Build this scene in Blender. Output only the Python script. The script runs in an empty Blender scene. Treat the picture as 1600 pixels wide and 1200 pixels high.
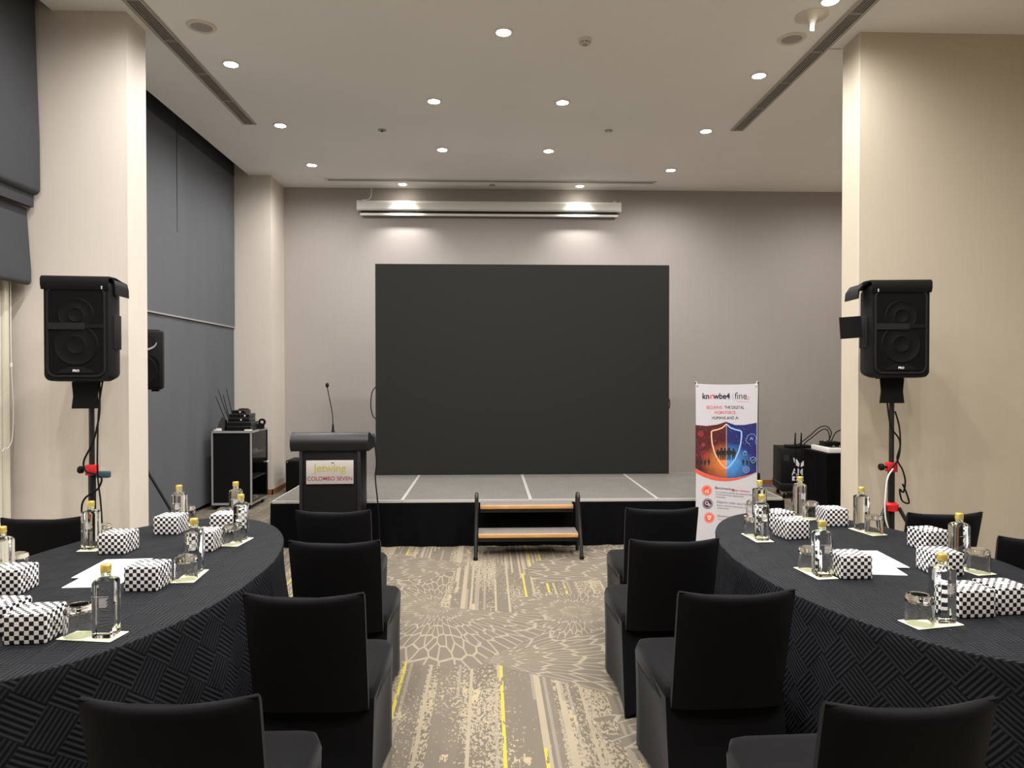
import bpy, bmesh, math, random
from math import sin, cos, pi, sqrt, radians as RAD
from mathutils import Vector, Matrix

random.seed(7)
SC = bpy.context.scene
COL = SC.collection

# ------------------------------------------------------------------ camera
cam_d = bpy.data.cameras.new('camera'); cam = bpy.data.objects.new('camera', cam_d); COL.objects.link(cam)
cam_d.sensor_width = 36.0; cam_d.sensor_fit = 'HORIZONTAL'; cam_d.lens = 1100.0 / 1600 * 36
PITCH, YAW, ROLL, CAMH = .0118, .0345, -.0005, 1.618
fw = Vector((sin(YAW) * cos(PITCH), cos(YAW) * cos(PITCH), -sin(PITCH)))
r0 = Vector((cos(YAW), -sin(YAW), 0)); u0 = r0.cross(fw)
rr = r0 * cos(ROLL) + u0 * sin(ROLL); uu = -r0 * sin(ROLL) + u0 * cos(ROLL)
cam.matrix_world = Matrix(((rr.x, uu.x, -fw.x, 0), (rr.y, uu.y, -fw.y, 0), (rr.z, uu.z, -fw.z, CAMH), (0, 0, 0, 1)))
cam_d.clip_start = .05
SC.camera = cam
# ------------------------------------------------------------------ world, exposure
w = bpy.data.worlds.new('world'); SC.world = w; w.use_nodes = True
w.node_tree.nodes['Background'].inputs[0].default_value = (1, .95, .88, 1)
w.node_tree.nodes['Background'].inputs[1].default_value = 0.0
SC.view_settings.view_transform = 'Standard'; SC.view_settings.look = 'None'
SC.view_settings.exposure = 0.86; SC.view_settings.gamma = 1.0; SC.view_settings.use_curve_mapping = False
try:
    SC.cycles.use_denoising = True; SC.cycles.denoiser = 'OPENIMAGEDENOISE'
except Exception:
    pass
SC.cycles.max_bounces = 14; SC.cycles.diffuse_bounces = 7; SC.cycles.transmission_bounces = 12
SC.cycles.glossy_bounces = 4; SC.cycles.sample_clamp_indirect = 6
LAMP_W = 62.0; WASH_W = 56.0; LAMP_COL = (1.0, .965, .925)

# ------------------------------------------------------------------ material helpers
MATS = {}
def nodes_of(name):
    m = bpy.data.materials.new(name); m.use_nodes = True
    nt = m.node_tree; b = nt.nodes['Principled BSDF']
    MATS[name] = m
    return m, nt, b
def N(nt, t, **kw):
    n = nt.nodes.new(t)
    for k, v in kw.items():
        if isinstance(k, str) and hasattr(n, k): setattr(n, k, v)
    return n
def setin(n, d):
    for k, v in d.items(): n.inputs[k].default_value = v
def math_n(nt, op, a, b=None, c=None, clamp=False):
    n = nt.nodes.new('ShaderNodeMath'); n.operation = op; n.use_clamp = clamp
    for i, v in enumerate((a, b, c)):
        if v is None: continue
        if hasattr(v, 'is_linked') or isinstance(v, bpy.types.NodeSocket): nt.links.new(v, n.inputs[i])
        else: n.inputs[i].default_value = v
    return n.outputs[0]
def mixc(nt, fac, a, b):
    n = nt.nodes.new('ShaderNodeMix'); n.data_type = 'RGBA'
    for s, v in ((n.inputs[0], fac), (n.inputs[6], a), (n.inputs[7], b)):
        if isinstance(v, bpy.types.NodeSocket): nt.links.new(v, s)
        elif isinstance(v, (int, float)): s.default_value = v
        else: s.default_value = (*v[:3], 1)
    return n.outputs[2]
def bump(nt, b, h, strength=.2, dist=.01):
    n = nt.nodes.new('ShaderNodeBump'); setin(n, {'Strength': strength, 'Distance': dist})
    nt.links.new(h, n.inputs['Height']); nt.links.new(n.outputs[0], b.inputs['Normal'])
def mat(name, col, rough=.5, metal=0., spec=.5, noise=0., nscale=40., bmp=0., bdist=.002, sheen=0., emit=None, estr=0., stretch=None, trans=0., ior=1.45, coat=0.):
    m, nt, b = nodes_of(name)
    setin(b, {'Base Color': (*col, 1), 'Roughness': rough, 'Metallic': metal, 'Specular IOR Level': spec, 'IOR': ior})
    if sheen: setin(b, {'Sheen Weight': sheen, 'Sheen Roughness': .4})
    if coat: setin(b, {'Coat Weight': coat})
    if trans: setin(b, {'Transmission Weight': trans})
    if emit: setin(b, {'Emission Color': (*emit, 1), 'Emission Strength': estr})
    tc = nt.nodes.new('ShaderNodeTexCoord'); nz = nt.nodes.new('ShaderNodeTexNoise')
    mp = nt.nodes.new('ShaderNodeMapping'); nt.links.new(tc.outputs['Object'], mp.inputs[0]); nt.links.new(mp.outputs[0], nz.inputs['Vector'])
    if stretch: mp.inputs['Scale'].default_value = stretch
    setin(nz, {'Scale': nscale, 'Detail': 3.})
    if noise:
        lo = tuple(max(0, c * (1 - noise)) for c in col); hi = tuple(min(1, c * (1 + noise)) for c in col)
        nt.links.new(mixc(nt, nz.outputs[0], lo, hi), b.inputs['Base Color'])
    if bmp: bump(nt, b, nz.outputs[0], bmp, bdist)
    return m

def linen(name, col, var=.04):
    m, nt, b = nodes_of(name); setin(b, {'Roughness': .75, 'Specular IOR Level': .25})
    tc = nt.nodes.new('ShaderNodeTexCoord')
    def nz(sc, stretch):
        mp = nt.nodes.new('ShaderNodeMapping'); mp.inputs['Scale'].default_value = stretch
        nt.links.new(tc.outputs['Object'], mp.inputs[0]); n = nt.nodes.new('ShaderNodeTexNoise'); setin(n, {'Scale': sc, 'Detail': 2.})
        nt.links.new(mp.outputs[0], n.inputs['Vector']); return n.outputs[0]
    a = nz(6, (9, 9, .4)); c = nz(6, (.8, .8, 30)); d = nz(1.2, (1, 1, 1))
    s = math_n(nt, 'ADD', math_n(nt, 'MULTIPLY', a, .4), math_n(nt, 'ADD', math_n(nt, 'MULTIPLY', c, .35), math_n(nt, 'MULTIPLY', d, .25)))
    nt.links.new(mixc(nt, s, [x * (1 - var * 2) for x in col], [min(1, x * (1 + var * 2)) for x in col]), b.inputs['Base Color'])
    bump(nt, b, math_n(nt, 'ADD', a, c), .12, .002)
    return m

M_WALLB = linen('wallpaper_taupe', (.375, .343, .322))
M_WALLP = linen('wallpaper_beige', (.63, .577, .515))
M_WALLR = linen('wallpaper_sand', (.545, .482, .385))
M_CEIL = mat('ceiling_paint', (.90, .892, .88), .9, spec=.1, noise=.03, nscale=1.5)
M_WOOD = mat('skirting_wood', (.28, .12, .04), .45, noise=.35, nscale=6, stretch=(.6, .6, 12))
M_STEPW = mat('step_wood', (.55, .30, .12), .45, noise=.3, nscale=8, stretch=(1, 8, 8))
M_GREYF = mat('grey_blackout_fabric', (.118, .124, .137), .85, spec=.15, noise=.08, nscale=2.5, stretch=(1, 2, .5), bmp=.05)
M_BLIND = mat('grey_blind_fabric_shaded', (.066, .069, .077), .85, spec=.15, noise=.08, nscale=2.5, bmp=.05)  # the blinds' weaker light is put into this darker grey
M_GREYF2 = mat('grey_fabric_shade_and_seams', (.055, .056, .062), .85, spec=.15, noise=.08, nscale=3)  # shade of the upper curtain panels in the colour; also seam and rail
M_CREAMF = mat('cream_roller_fabric', (.70, .67, .57), .8, noise=.04, nscale=2)
M_SPANDEX = mat('black_spandex', (.0072, .0072, .0080), .75, spec=.05, noise=.15, nscale=6, sheen=.08, bmp=.03)
M_SKIRT = mat('black_stage_cloth', (.0032, .0032, .0036), .9, spec=.08, noise=.3, nscale=9)
M_BLACK = mat('black_plastic', (.0065, .0065, .007), .5, spec=.18, noise=.2, nscale=30)
M_BLACKM = mat('black_metal', (.012, .012, .013), .35, spec=.5, noise=.2, nscale=20)
M_NYLON = mat('black_nylon_cover', (.0065, .0065, .007), .65, spec=.15, noise=.3, nscale=60, bmp=.15)
M_GRILLE = mat('speaker_mesh', (.004, .004, .0045), .75, spec=.1, noise=.5, nscale=300)
M_CONE = mat('speaker_cone', (.0052, .005, .005), .65, spec=.12)
M_STRAP = mat('strap_webbing', (.015, .015, .0165), .75, spec=.15, noise=.3, nscale=150)
M_LED = mat('led_matrix', (.0225, .0222, .0200), .6, spec=.12, noise=.06, nscale=400)
M_RED = mat('red_plastic', (.62, .015, .02), .35, spec=.5, noise=.05)
M_BLUEP = mat('blue_grey_plastic', (.03, .07, .10), .4, noise=.05)
M_STEEL = mat('brushed_metal', (.62, .585, .56), .35, metal=.45, noise=.08, nscale=20, stretch=(1, 30, 30))
M_ALU = mat('aluminium_trim', (.60, .585, .55), .45, metal=.3, noise=.05)
M_SILVER = mat('cabinet_edge_grey', (.33, .32, .305), .5, noise=.05)
M_WHITE = mat('white_enamel', (.80, .79, .76), .4, noise=.02)
M_PAPER = mat('white_paper', (.91, .91, .92), .8, noise=.005)
M_COAST = mat('pale_green_card', (.80, .83, .58), .8, noise=.03, nscale=60)
M_COASTR = mat('coaster_ring_print', (.66, .70, .42), .8)
M_GOLD = mat('gold_cap', (.80, .64, .18), .32, metal=.75, noise=.05)
M_GLASS = mat('clear_glass', (1, 1, .99), .0, trans=1., ior=1.34)
M_BOTTLE = mat('bottle_glass_filled', (.985, 1, .985), .0, trans=1., ior=1.36)
M_CABGL = mat('smoked_glass', (.5, .5, .5), .05, trans=1., ior=1.3)
M_LENS = mat('lamp_lens', (1, .95, .85), .3, emit=(1, .93, .80), estr=28.)
M_GRILLW = mat('white_grille', (.36, .335, .305), .6, noise=.1, nscale=200)
M_DARK = mat('dark_slot', (.02, .019, .018), .8)
M_SLAT = mat('vent_slat', (.40, .375, .34), .5, noise=.03)
M_BEIGEPL = mat('ceiling_device_plastic', (.70, .65, .57), .5)
M_CREAMP = mat('cream_cone_plastic', (.86, .80, .62), .45)
M_PRINTW = mat('white_print', (.8, .8, .8), .6)
M_PRINTK = mat('black_print', (.02, .02, .025), .7)
M_PRINTR = mat('red_print', (.70, .05, .06), .7)
M_PRINTO = mat('orange_red_print', (.85, .10, .05), .7)
M_PRINTN = mat('navy_print', (.03, .03, .10), .7)
M_PRINTG = mat('grey_print', (.22, .22, .25), .7)
M_PRINTP = mat('pink_white_print', (.9, .62, .55), .7)
M_PRINTLB = mat('light_blue_print', (.35, .60, .95), .7)
M_PRINTOR = mat('glow_orange_print', (1.0, .55, .32), .7)
M_PRINTGOLD = mat('olive_gold_lettering', (.50, .48, .09), .4, metal=.3)
M_PRINTPUR = mat('plum_lettering', (.25, .05, .09), .5)
M_BANNER = mat('banner_vinyl', (.60, .59, .64), .5, noise=.02, nscale=4)
M_BLUE = mat('blue_tape', (.03, .07, .35), .6, noise=.1)
M_DEV = mat('dark_grey_device', (.045, .045, .044), .45, noise=.1)

# deck carpet: grey speckle
def deck_mat():
    m, nt, b = nodes_of('stage_carpet'); setin(b, {'Roughness': .95, 'Specular IOR Level': .1})
    tc = nt.nodes.new('ShaderNodeTexCoord'); n = nt.nodes.new('ShaderNodeTexNoise'); setin(n, {'Scale': 75., 'Detail': 4., 'Roughness': .9})
    nt.links.new(tc.outputs['Object'], n.inputs['Vector']); n2 = nt.nodes.new('ShaderNodeTexNoise'); setin(n2, {'Scale': 5., 'Detail': 3.})
    nt.links.new(tc.outputs['Object'], n2.inputs['Vector'])
    f = math_n(nt, 'MULTIPLY_ADD', math_n(nt, 'SUBTRACT', n.outputs[0], .5), 3.6, .5, clamp=True)
    f = math_n(nt, 'ADD', math_n(nt, 'MULTIPLY', f, .8), math_n(nt, 'MULTIPLY', n2.outputs[0], .2))
    nt.links.new(mixc(nt, f, (.055, .052, .048), (.235, .224, .206)), b.inputs['Base Color'])
    bump(nt, b, n.outputs[0], .3, .003)
    return m
M_DECK = deck_mat()
def tread_mat():
    return mat('step_carpet', (.17, .155, .145), .95, spec=.1, noise=.5, nscale=220, bmp=.2)
M_TREAD = tread_mat()

# patterned hall carpet: stripes with flecks, and fans of leaf cells
def carpet_mat():
    m, nt, b = nodes_of('hall_carpet'); setin(b, {'Roughness': .95, 'Specular IOR Level': .08})
    L = nt.links.new
    tc = nt.nodes.new('ShaderNodeTexCoord'); sep = nt.nodes.new('ShaderNodeSeparateXYZ'); L(tc.outputs['Object'], sep.inputs[0])
    X, Y = sep.outputs[0], sep.outputs[1]
    def noise(vec, scale, detail=2., rough=.5):
        n = nt.nodes.new('ShaderNodeTexNoise'); setin(n, {'Scale': scale, 'Detail': detail, 'Roughness': rough}); L(vec, n.inputs['Vector']); return n.outputs[0]
    def vec(x, y, z=0.):
        c = nt.nodes.new('ShaderNodeCombineXYZ')
        for i, v in enumerate((x, y, z)):
            if isinstance(v, bpy.types.NodeSocket): L(v, c.inputs[i])
            else: c.inputs[i].default_value = v
        return c.outputs[0]
    def gt(a, t): return math_n(nt, 'GREATER_THAN', a, t)
    # loop pile: quantise the coordinates so that edges look woven
    qx = math_n(nt, 'SNAP', X, .005); qy = math_n(nt, 'SNAP', Y, .0065)
    # stripes
    def white(v, k):
        n = nt.nodes.new('ShaderNodeTexWhiteNoise'); n.noise_dimensions = '2D'; L(vec(v, k), n.inputs['Vector']); return n.outputs[0]
    band = math_n(nt, 'FLOOR', math_n(nt, 'MULTIPLY', X, 15.)); bandf = math_n(nt, 'FLOOR', math_n(nt, 'MULTIPLY', X, 62.))
    seg = math_n(nt, 'FLOOR', math_n(nt, 'MULTIPLY_ADD', Y, .55, math_n(nt, 'MULTIPLY', white(bandf, 9.), 3.)))
    wb = white(band, 1.); wf = white(bandf, math_n(nt, 'ADD', seg, 3.)); wf2 = white(bandf, math_n(nt, 'ADD', seg, 17.))
    dark = (.125, .107, .084); mid = (.168, .145, .114); light = (.285, .243, .175); cream = (.335, .277, .178); yel = (.40, .335, .06)
    col = mixc(nt, math_n(nt, 'MULTIPLY', wb, .8), dark, mid)
    col = mixc(nt, gt(wf, .82), col, (.215, .185, .15))
    fleck = noise(vec(math_n(nt, 'MULTIPLY', qx, 75), math_n(nt, 'MULTIPLY', qy, 34)), 1., 2., .7)
    th = math_n(nt, 'MULTIPLY_ADD', wb, .30, .44)
    big = noise(vec(math_n(nt, 'MULTIPLY', qx, 3.2), math_n(nt, 'MULTIPLY', qy, 1.1)), 1., 1.)
    th = math_n(nt, 'SUBTRACT', th, math_n(nt, 'MULTIPLY', math_n(nt, 'SUBTRACT', big, .5), .55))
    col = mixc(nt, gt(fleck, th), col, light)
    blot = noise(vec(math_n(nt, 'MULTIPLY', qx, 6.5), math_n(nt, 'MULTIPLY', qy, 1.9)), 1., 5., .75)
    col = mixc(nt, gt(blot, .615), col, cream)
    col = mixc(nt, gt(wf, .93), col, light)
    yl = math_n(nt, 'MULTIPLY', gt(wf2, .972), gt(noise(vec(math_n(nt, 'MULTIPLY', qx, 40), math_n(nt, 'MULTIPLY', qy, 9)), 1.), .40))
    col = mixc(nt, yl, col, yel)
    # repeat of the fans
    PX, PY = 3.66, 3.66
    def wrap(v, p, o): return math_n(nt, 'ADD', math_n(nt, 'WRAP', math_n(nt, 'SUBTRACT', v, o), p, 0.), o)
    # WRAP inputs: value, max, min
    wx = wrap(X, PX, -1.83); wy = wrap(Y, PY, 2.9)
    wob = noise(vec(math_n(nt, 'MULTIPLY', X, 1.), math_n(nt, 'MULTIPLY', Y, 1.)), 3.5, 2.)
    fans = [(-.34, 4.92, 1.05, 3.75, 2.25), (-.03, 3.98, 1.0, .12, .72), (.60, 4.80, .42, 1.2, 3.2), (-.17, 6.05, .75, 3.4, .75), (-.34, 4.92, .7, -.75, .5),
            (1.35, 5.6, 1.0, 2.4, .9), (-1.4, 3.6, .9, .9, .9), (1.3, 3.5, .8, -1.9, 1.0)]
    veincol = (.265, .230, .176); leafc = (.148, .128, .101)
    for i, (cx, cy, R, ang, half) in enumerate(fans):
        dx = math_n(nt, 'SUBTRACT', wx, cx); dy = math_n(nt, 'SUBTRACT', wy, cy)
        r = math_n(nt, 'SQRT', math_n(nt, 'ADD', math_n(nt, 'MULTIPLY', dx, dx), math_n(nt, 'MULTIPLY', dy, dy)))
        ca, sa = cos(ang), sin(ang)
        ax = math_n(nt, 'ADD', math_n(nt, 'MULTIPLY', dx, ca), math_n(nt, 'MULTIPLY', dy, sa))
        ay = math_n(nt, 'SUBTRACT', math_n(nt, 'MULTIPLY', dy, ca), math_n(nt, 'MULTIPLY', dx, sa))
        th_ = math_n(nt, 'ARCTAN2', ay, ax)
        v = nt.nodes.new('ShaderNodeTexVoronoi'); v.voronoi_dimensions = '2D'; v.feature = 'DISTANCE_TO_EDGE'
        setin(v, {'Scale': 1., 'Randomness': .75})
        L(vec(math_n(nt, 'MULTIPLY_ADD', th_, 12.5, i * 7.3), math_n(nt, 'MULTIPLY', math_n(nt, 'POWER', r, .8), 6.2)), v.inputs['Vector'])
        width = .075
        vein = math_n(nt, 'LESS_THAN', v.outputs['Distance'], width)
        rm = math_n(nt, 'LESS_THAN', math_n(nt, 'ADD', r, math_n(nt, 'MULTIPLY', math_n(nt, 'SUBTRACT', wob, .5), .7)), R)
        am = math_n(nt, 'LESS_THAN', math_n(nt, 'ABSOLUTE', th_), half)
        mask = math_n(nt, 'MULTIPLY', rm, am)
        leaf = mixc(nt, vein, leafc, veincol)
        col = mixc(nt, mask, col, leaf)
    pile = noise(tc.outputs['Object'], 260., 2., .7)
    hs = nt.nodes.new('ShaderNodeMix'); hs.data_type = 'RGBA'; hs.blend_type = 'MULTIPLY'; hs.inputs[0].default_value = 1.
    L(col, hs.inputs[6]); L(mixc(nt, pile, (.72, .72, .72), (1.28, 1.28, 1.28)), hs.inputs[7])
    L(hs.outputs[2], b.inputs['Base Color']); bump(nt, b, pile, .35, .003)
    return m
M_CARPET = carpet_mat()

# tablecloth: damask of ridge blocks, alternately turned
def cloth_mat():
    m, nt, b = nodes_of('charcoal_jacquard'); L = nt.links.new
    setin(b, {'Roughness': .6, 'Specular IOR Level': .12})
    uv = nt.nodes.new('ShaderNodeUVMap'); uv.uv_map = 'UVMap'
    mp = nt.nodes.new('ShaderNodeMapping'); mp.inputs['Rotation'].default_value = (0, 0, RAD(38)); L(uv.outputs[0], mp.inputs[0])
    sep = nt.nodes.new('ShaderNodeSeparateXYZ'); L(mp.outputs[0], sep.inputs[0]); a, c = sep.outputs[0], sep.outputs[1]
    S = .11
    ca = math_n(nt, 'FLOOR', math_n(nt, 'DIVIDE', a, S)); cc = math_n(nt, 'FLOOR', math_n(nt, 'DIVIDE', c, S))
    par = math_n(nt, 'MODULO', math_n(nt, 'ADD', math_n(nt, 'ADD', ca, cc), 400.), 2.)
    par = math_n(nt, 'GREATER_THAN', par, .5)
    k = 2 * pi * 7 / S
    wa = math_n(nt, 'SINE', math_n(nt, 'MULTIPLY', a, k)); wc = math_n(nt, 'SINE', math_n(nt, 'MULTIPLY', c, k))
    n = nt.nodes.new('ShaderNodeMix'); n.data_type = 'FLOAT'; L(par, n.inputs[0]); L(wa, n.inputs[2]); L(wc, n.inputs[3])
    h = math_n(nt, 'MULTIPLY_ADD', n.outputs[0], .5, .5)
    L(mixc(nt, h, (.0035, .004, .006), (.0175, .0190, .0235)), b.inputs['Base Color'])
    L(math_n(nt, 'MULTIPLY_ADD', h, -.12, .7), b.inputs['Roughness'])
    bump(nt, b, h, .8, .003)
    return m
M_CLOTH = cloth_mat()

def checker_mat():
    m, nt, b = nodes_of('black_white_check_paper'); setin(b, {'Roughness': .4, 'Specular IOR Level': .4})
    tc = nt.nodes.new('ShaderNodeTexCoord'); ck = nt.nodes.new('ShaderNodeTexChecker'); nt.links.new(tc.outputs['Object'], ck.inputs['Vector'])
    setin(ck, {'Scale': 1 / .0148, 'Color1': (.86, .85, .86, 1), 'Color2': (.012, .012, .013, 1)})
    nt.links.new(ck.outputs['Color'], b.inputs['Base Color'])
    return m
M_CHECK = checker_mat()

def poster_mat():
    m, nt, b = nodes_of('poster_picture_print'); setin(b, {'Roughness': .5}); L = nt.links.new
    tc = nt.nodes.new('ShaderNodeTexCoord'); sep = nt.nodes.new('ShaderNodeSeparateXYZ'); L(tc.outputs['Object'], sep.inputs[0])
    X, Z = sep.outputs[0], sep.outputs[2]
    n = nt.nodes.new('ShaderNodeTexNoise'); setin(n, {'Scale': 22., 'Detail': 6., 'Roughness': .7}); L(tc.outputs['Object'], n.inputs['Vector'])
    n2 = nt.nodes.new('ShaderNodeTexNoise'); setin(n2, {'Scale': 120., 'Detail': 2.}); L(tc.outputs['Object'], n2.inputs['Vector'])
    dx = math_n(nt, 'MULTIPLY', X, 4.2); dz = math_n(nt, 'MULTIPLY', math_n(nt, 'SUBTRACT', Z, .82), 5.2)
    g = math_n(nt, 'SUBTRACT', 1., math_n(nt, 'SQRT', math_n(nt, 'ADD', math_n(nt, 'MULTIPLY', dx, dx), math_n(nt, 'MULTIPLY', dz, dz))), clamp=True)
    g = math_n(nt, 'MULTIPLY', g, math_n(nt, 'MULTIPLY_ADD', n.outputs[0], 1.4, .3), clamp=True)
    red = mixc(nt, n.outputs[0], (.015, .006, .008), (.16, .018, .02)); red = mixc(nt, g, red, (.95, .28, .06))
    blu = mixc(nt, n.outputs[0], (.006, .008, .04), (.02, .035, .26)); blu = mixc(nt, g, blu, (.10, .42, .95))
    f = math_n(nt, 'MULTIPLY_ADD', X, 60., .5, clamp=True)
    col = mixc(nt, f, red, blu)
    col = mixc(nt, math_n(nt, 'MULTIPLY', math_n(nt, 'GREATER_THAN', n2.outputs[0], .68), .5), col, (.55, .4, .6))
    L(col, b.inputs['Base Color'])
    return m
M_POSTER = poster_mat()

# ------------------------------------------------------------------ mesh helpers
class MB:
    def __init__(s): s.v = []; s.f = []
    def add(s, vs, fs):
        o = len(s.v); s.v += [tuple(v) for v in vs]; s.f += [tuple(i + o for i in f) for f in fs]; return s
    def box(s, x0, x1, y0, y1, z0, z1, M=None):
        vs = [Vector((x, y, z)) for z in (z0, z1) for x, y in ((x0, y0), (x1, y0), (x1, y1), (x0, y1))]
        if M: vs = [M @ v for v in vs]
        return s.add(vs, [(3, 2, 1, 0), (4, 5, 6, 7), (0, 1, 5, 4), (1, 2, 6, 5), (2, 3, 7, 6), (3, 0, 4, 7)])
    def rbox(s, x0, x1, y0, y1, z0, z1, r=.01, seg=2, M=None):
        bm = bmesh.new(); bmesh.ops.create_cube(bm, size=1)
        for v in bm.verts: v.co = Vector(((x0 + x1) / 2 + v.co.x * (x1 - x0), (y0 + y1) / 2 + v.co.y * (y1 - y0), (z0 + z1) / 2 + v.co.z * (z1 - z0)))
        bmesh.ops.bevel(bm, geom=list(bm.edges), offset=r, segments=seg, affect='EDGES', profile=.5)
        s.frombm(bm, M); bm.free(); return s
    def frombm(s, bm, M=None):
        bm.verts.index_update(); vs = [(M @ v.co) if M else v.co.copy() for v in bm.verts]
        return s.add(vs, [tuple(v.index for v in f.verts) for f in bm.faces])
    def lathe(s, prof, n=24, c=(0, 0, 0), M=None, close=False):
        vs = []; fs = []; k = len(prof)
        for i in range(n):
            a = 2 * pi * i / n
            for r, z in prof: vs.append(Vector((r * cos(a), r * sin(a), z)))
        for i in range(n):
            j = (i + 1) % n
            for q in range(k - (0 if close else 1)):
                q2 = (q + 1) % k; fs.append((i * k + q, j * k + q, j * k + q2, i * k + q2))
        if not close:
            if prof[0][0] > 1e-6: fs.append(tuple(reversed([i * k for i in range(n)])))
            if prof[-1][0] > 1e-6: fs.append(tuple(i * k + k - 1 for i in range(n)))
        c = Vector(c); vs = [((M @ v) if M else v) + c for v in vs]
        return s.add(vs, fs)
    def tube(s, pts, r, n=8, cap=True):
        pts = [Vector(p) for p in pts]; vs = []; fs = []; m = len(pts)
        rs = r if isinstance(r, (list, tuple)) else [r] * m
        prev = None
        for i, p in enumerate(pts):
            t = (pts[min(i + 1, m - 1)] - pts[max(i - 1, 0)]).normalized()
            if prev is None: a = t.orthogonal().normalized()
            else: a = (prev - t * prev.dot(t)); a = a.normalized() if a.length > 1e-6 else t.orthogonal().normalized()
            prev = a; b = t.cross(a)
            for k in range(n):
                q = 2 * pi * k / n; vs.append(p + (a * cos(q) + b * sin(q)) * rs[i])
        for i in range(m - 1):
            for k in range(n):
                k2 = (k + 1) % n; fs.append((i * n + k, i * n + k2, (i + 1) * n + k2, (i + 1) * n + k))
        if cap: fs += [tuple(reversed(range(n))), tuple((m - 1) * n + k for k in range(n))]
        return s.add(vs, fs)
    def prism(s, poly, d0, d1, axis='z', M=None):
        # poly of 2-D points extruded along axis; axis 'y': poly=(x,z); 'x': poly=(y,z); 'z': (x,y)
        def P(a, b, d): return {'z': Vector((a, b, d)), 'y': Vector((a, d, b)), 'x': Vector((d, a, b))}[axis]
        n = len(poly); vs = [P(a, b, d0) for a, b in poly] + [P(a, b, d1) for a, b in poly]
        if M: vs = [M @ v for v in vs]
        fs = [tuple(range(n)), tuple(range(2 * n - 1, n - 1, -1))] + [(i, i + n, (i + 1) % n + n, (i + 1) % n) for i in range(n)]
        return s.add(vs, fs)
    def ribbon(s, pts, wd, y=0., closed=False, d=.0006):
        # flat line in the xz plane
        pts = [Vector((a, 0, b)) for a, b in pts]; n = len(pts); vs = []; fs = []
        for i, p in enumerate(pts):
            a = pts[(i - 1) % n] if closed or i > 0 else p; b = pts[(i + 1) % n] if closed or i < n - 1 else p
            t = (b - a).normalized(); nn = Vector((-t.z, 0, t.x)) * wd / 2
            for q in (p + nn, p - nn): vs.append(Vector((q.x, y, q.z)))
        for i in range(n if closed else n - 1):
            j = (i + 1) % n; fs.append((2 * i, 2 * i + 1, 2 * j + 1, 2 * j))
        return s.add(vs, fs)
    def mesh(s, name, smooth=None):
        me = bpy.data.meshes.new(name); me.from_pydata(s.v, [], s.f)
        bm = bmesh.new(); bm.from_mesh(me); bmesh.ops.recalc_face_normals(bm, faces=bm.faces); bm.to_mesh(me); bm.free()
        if smooth:
            me.polygons.foreach_set('use_smooth', [True] * len(me.polygons)); me.set_sharp_from_angle(angle=RAD(smooth))
        me.update(); return me
    def build(s, name, m, parent=None, smooth=None, loc=None, rz=None):
        return obj(name, s.mesh(name, smooth), m, parent, loc, rz)
def obj(name, me, m, parent=None, loc=None, rz=None):
    o = bpy.data.objects.new(name, me); COL.objects.link(o)
    if m and not me.materials: me.materials.append(m)
    if parent: o.parent = parent
    if loc: o.location = loc
    if rz: o.rotation_euler = (0, 0, rz)
    return o
def tag(o, label, cat=None, group=None, kind=None):
    o['label'] = label
    if cat: o['category'] = cat
    if group: o['group'] = group
    if kind: o['kind'] = kind
    return o
def thing(name, label, cat, loc=(0, 0, 0), rz=0, group=None):
    o = bpy.data.objects.new(name, None); COL.objects.link(o); o.empty_display_size = .1
    o.location = loc; o.rotation_euler = (0, 0, rz); return tag(o, label, cat, group)
def struct(o, label):
    o['kind'] = 'structure'; o['label'] = label; return o
def dup(root, label, loc, rz=0, group=None):
    r = root.copy(); COL.objects.link(r); r.location = loc; r.rotation_euler = (0, 0, rz); r['label'] = label
    if group: r['group'] = group
    for ch in [o for o in bpy.data.objects if o.parent == root]:
        c = ch.copy(); COL.objects.link(c); c.parent = r
        for g in [o for o in bpy.data.objects if o.parent == ch]:
            d = g.copy(); COL.objects.link(d); d.parent = c
    return r
def text(name, s, size, m, parent, loc, rot=(pi / 2, 0, 0), align='CENTER', ext=.0004, bold=0., sx=1.):
    cu = bpy.data.curves.new(name, 'FONT'); cu.body = s; cu.size = size; cu.align_x = align; cu.extrude = ext; cu.offset = bold
    t = bpy.data.objects.new(name + '_curve', cu); COL.objects.link(t); bpy.context.view_layer.update()
    me = bpy.data.meshes.new_from_object(t.evaluated_get(bpy.context.evaluated_depsgraph_get())); me.name = name
    bpy.data.objects.remove(t); bpy.data.curves.remove(cu)
    me.materials.clear(); o = obj(name, me, m, parent); o.location = loc; o.rotation_euler = rot; o.scale = (sx, 1, 1)
    return o
def arc(c, r, a0, a1, n=12): return [(c[0] + r * cos(a0 + (a1 - a0) * i / n), c[1] + r * sin(a0 + (a1 - a0) * i / n)) for i in range(n + 1)]
def spline(pts, n=8):
    pts = [Vector(p) for p in pts]; out = []
    for i in range(len(pts) - 1):
        p0 = pts[max(i - 1, 0)]; p1 = pts[i]; p2 = pts[i + 1]; p3 = pts[min(i + 2, len(pts) - 1)]
        for k in range(n):
            t = k / n; out.append(.5 * ((2 * p1) + (p2 - p0) * t + (2 * p0 - 5 * p1 + 4 * p2 - p3) * t * t + (3 * p1 - p0 - 3 * p2 + p3) * t ** 3))
    out.append(pts[-1]); return out

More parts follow.
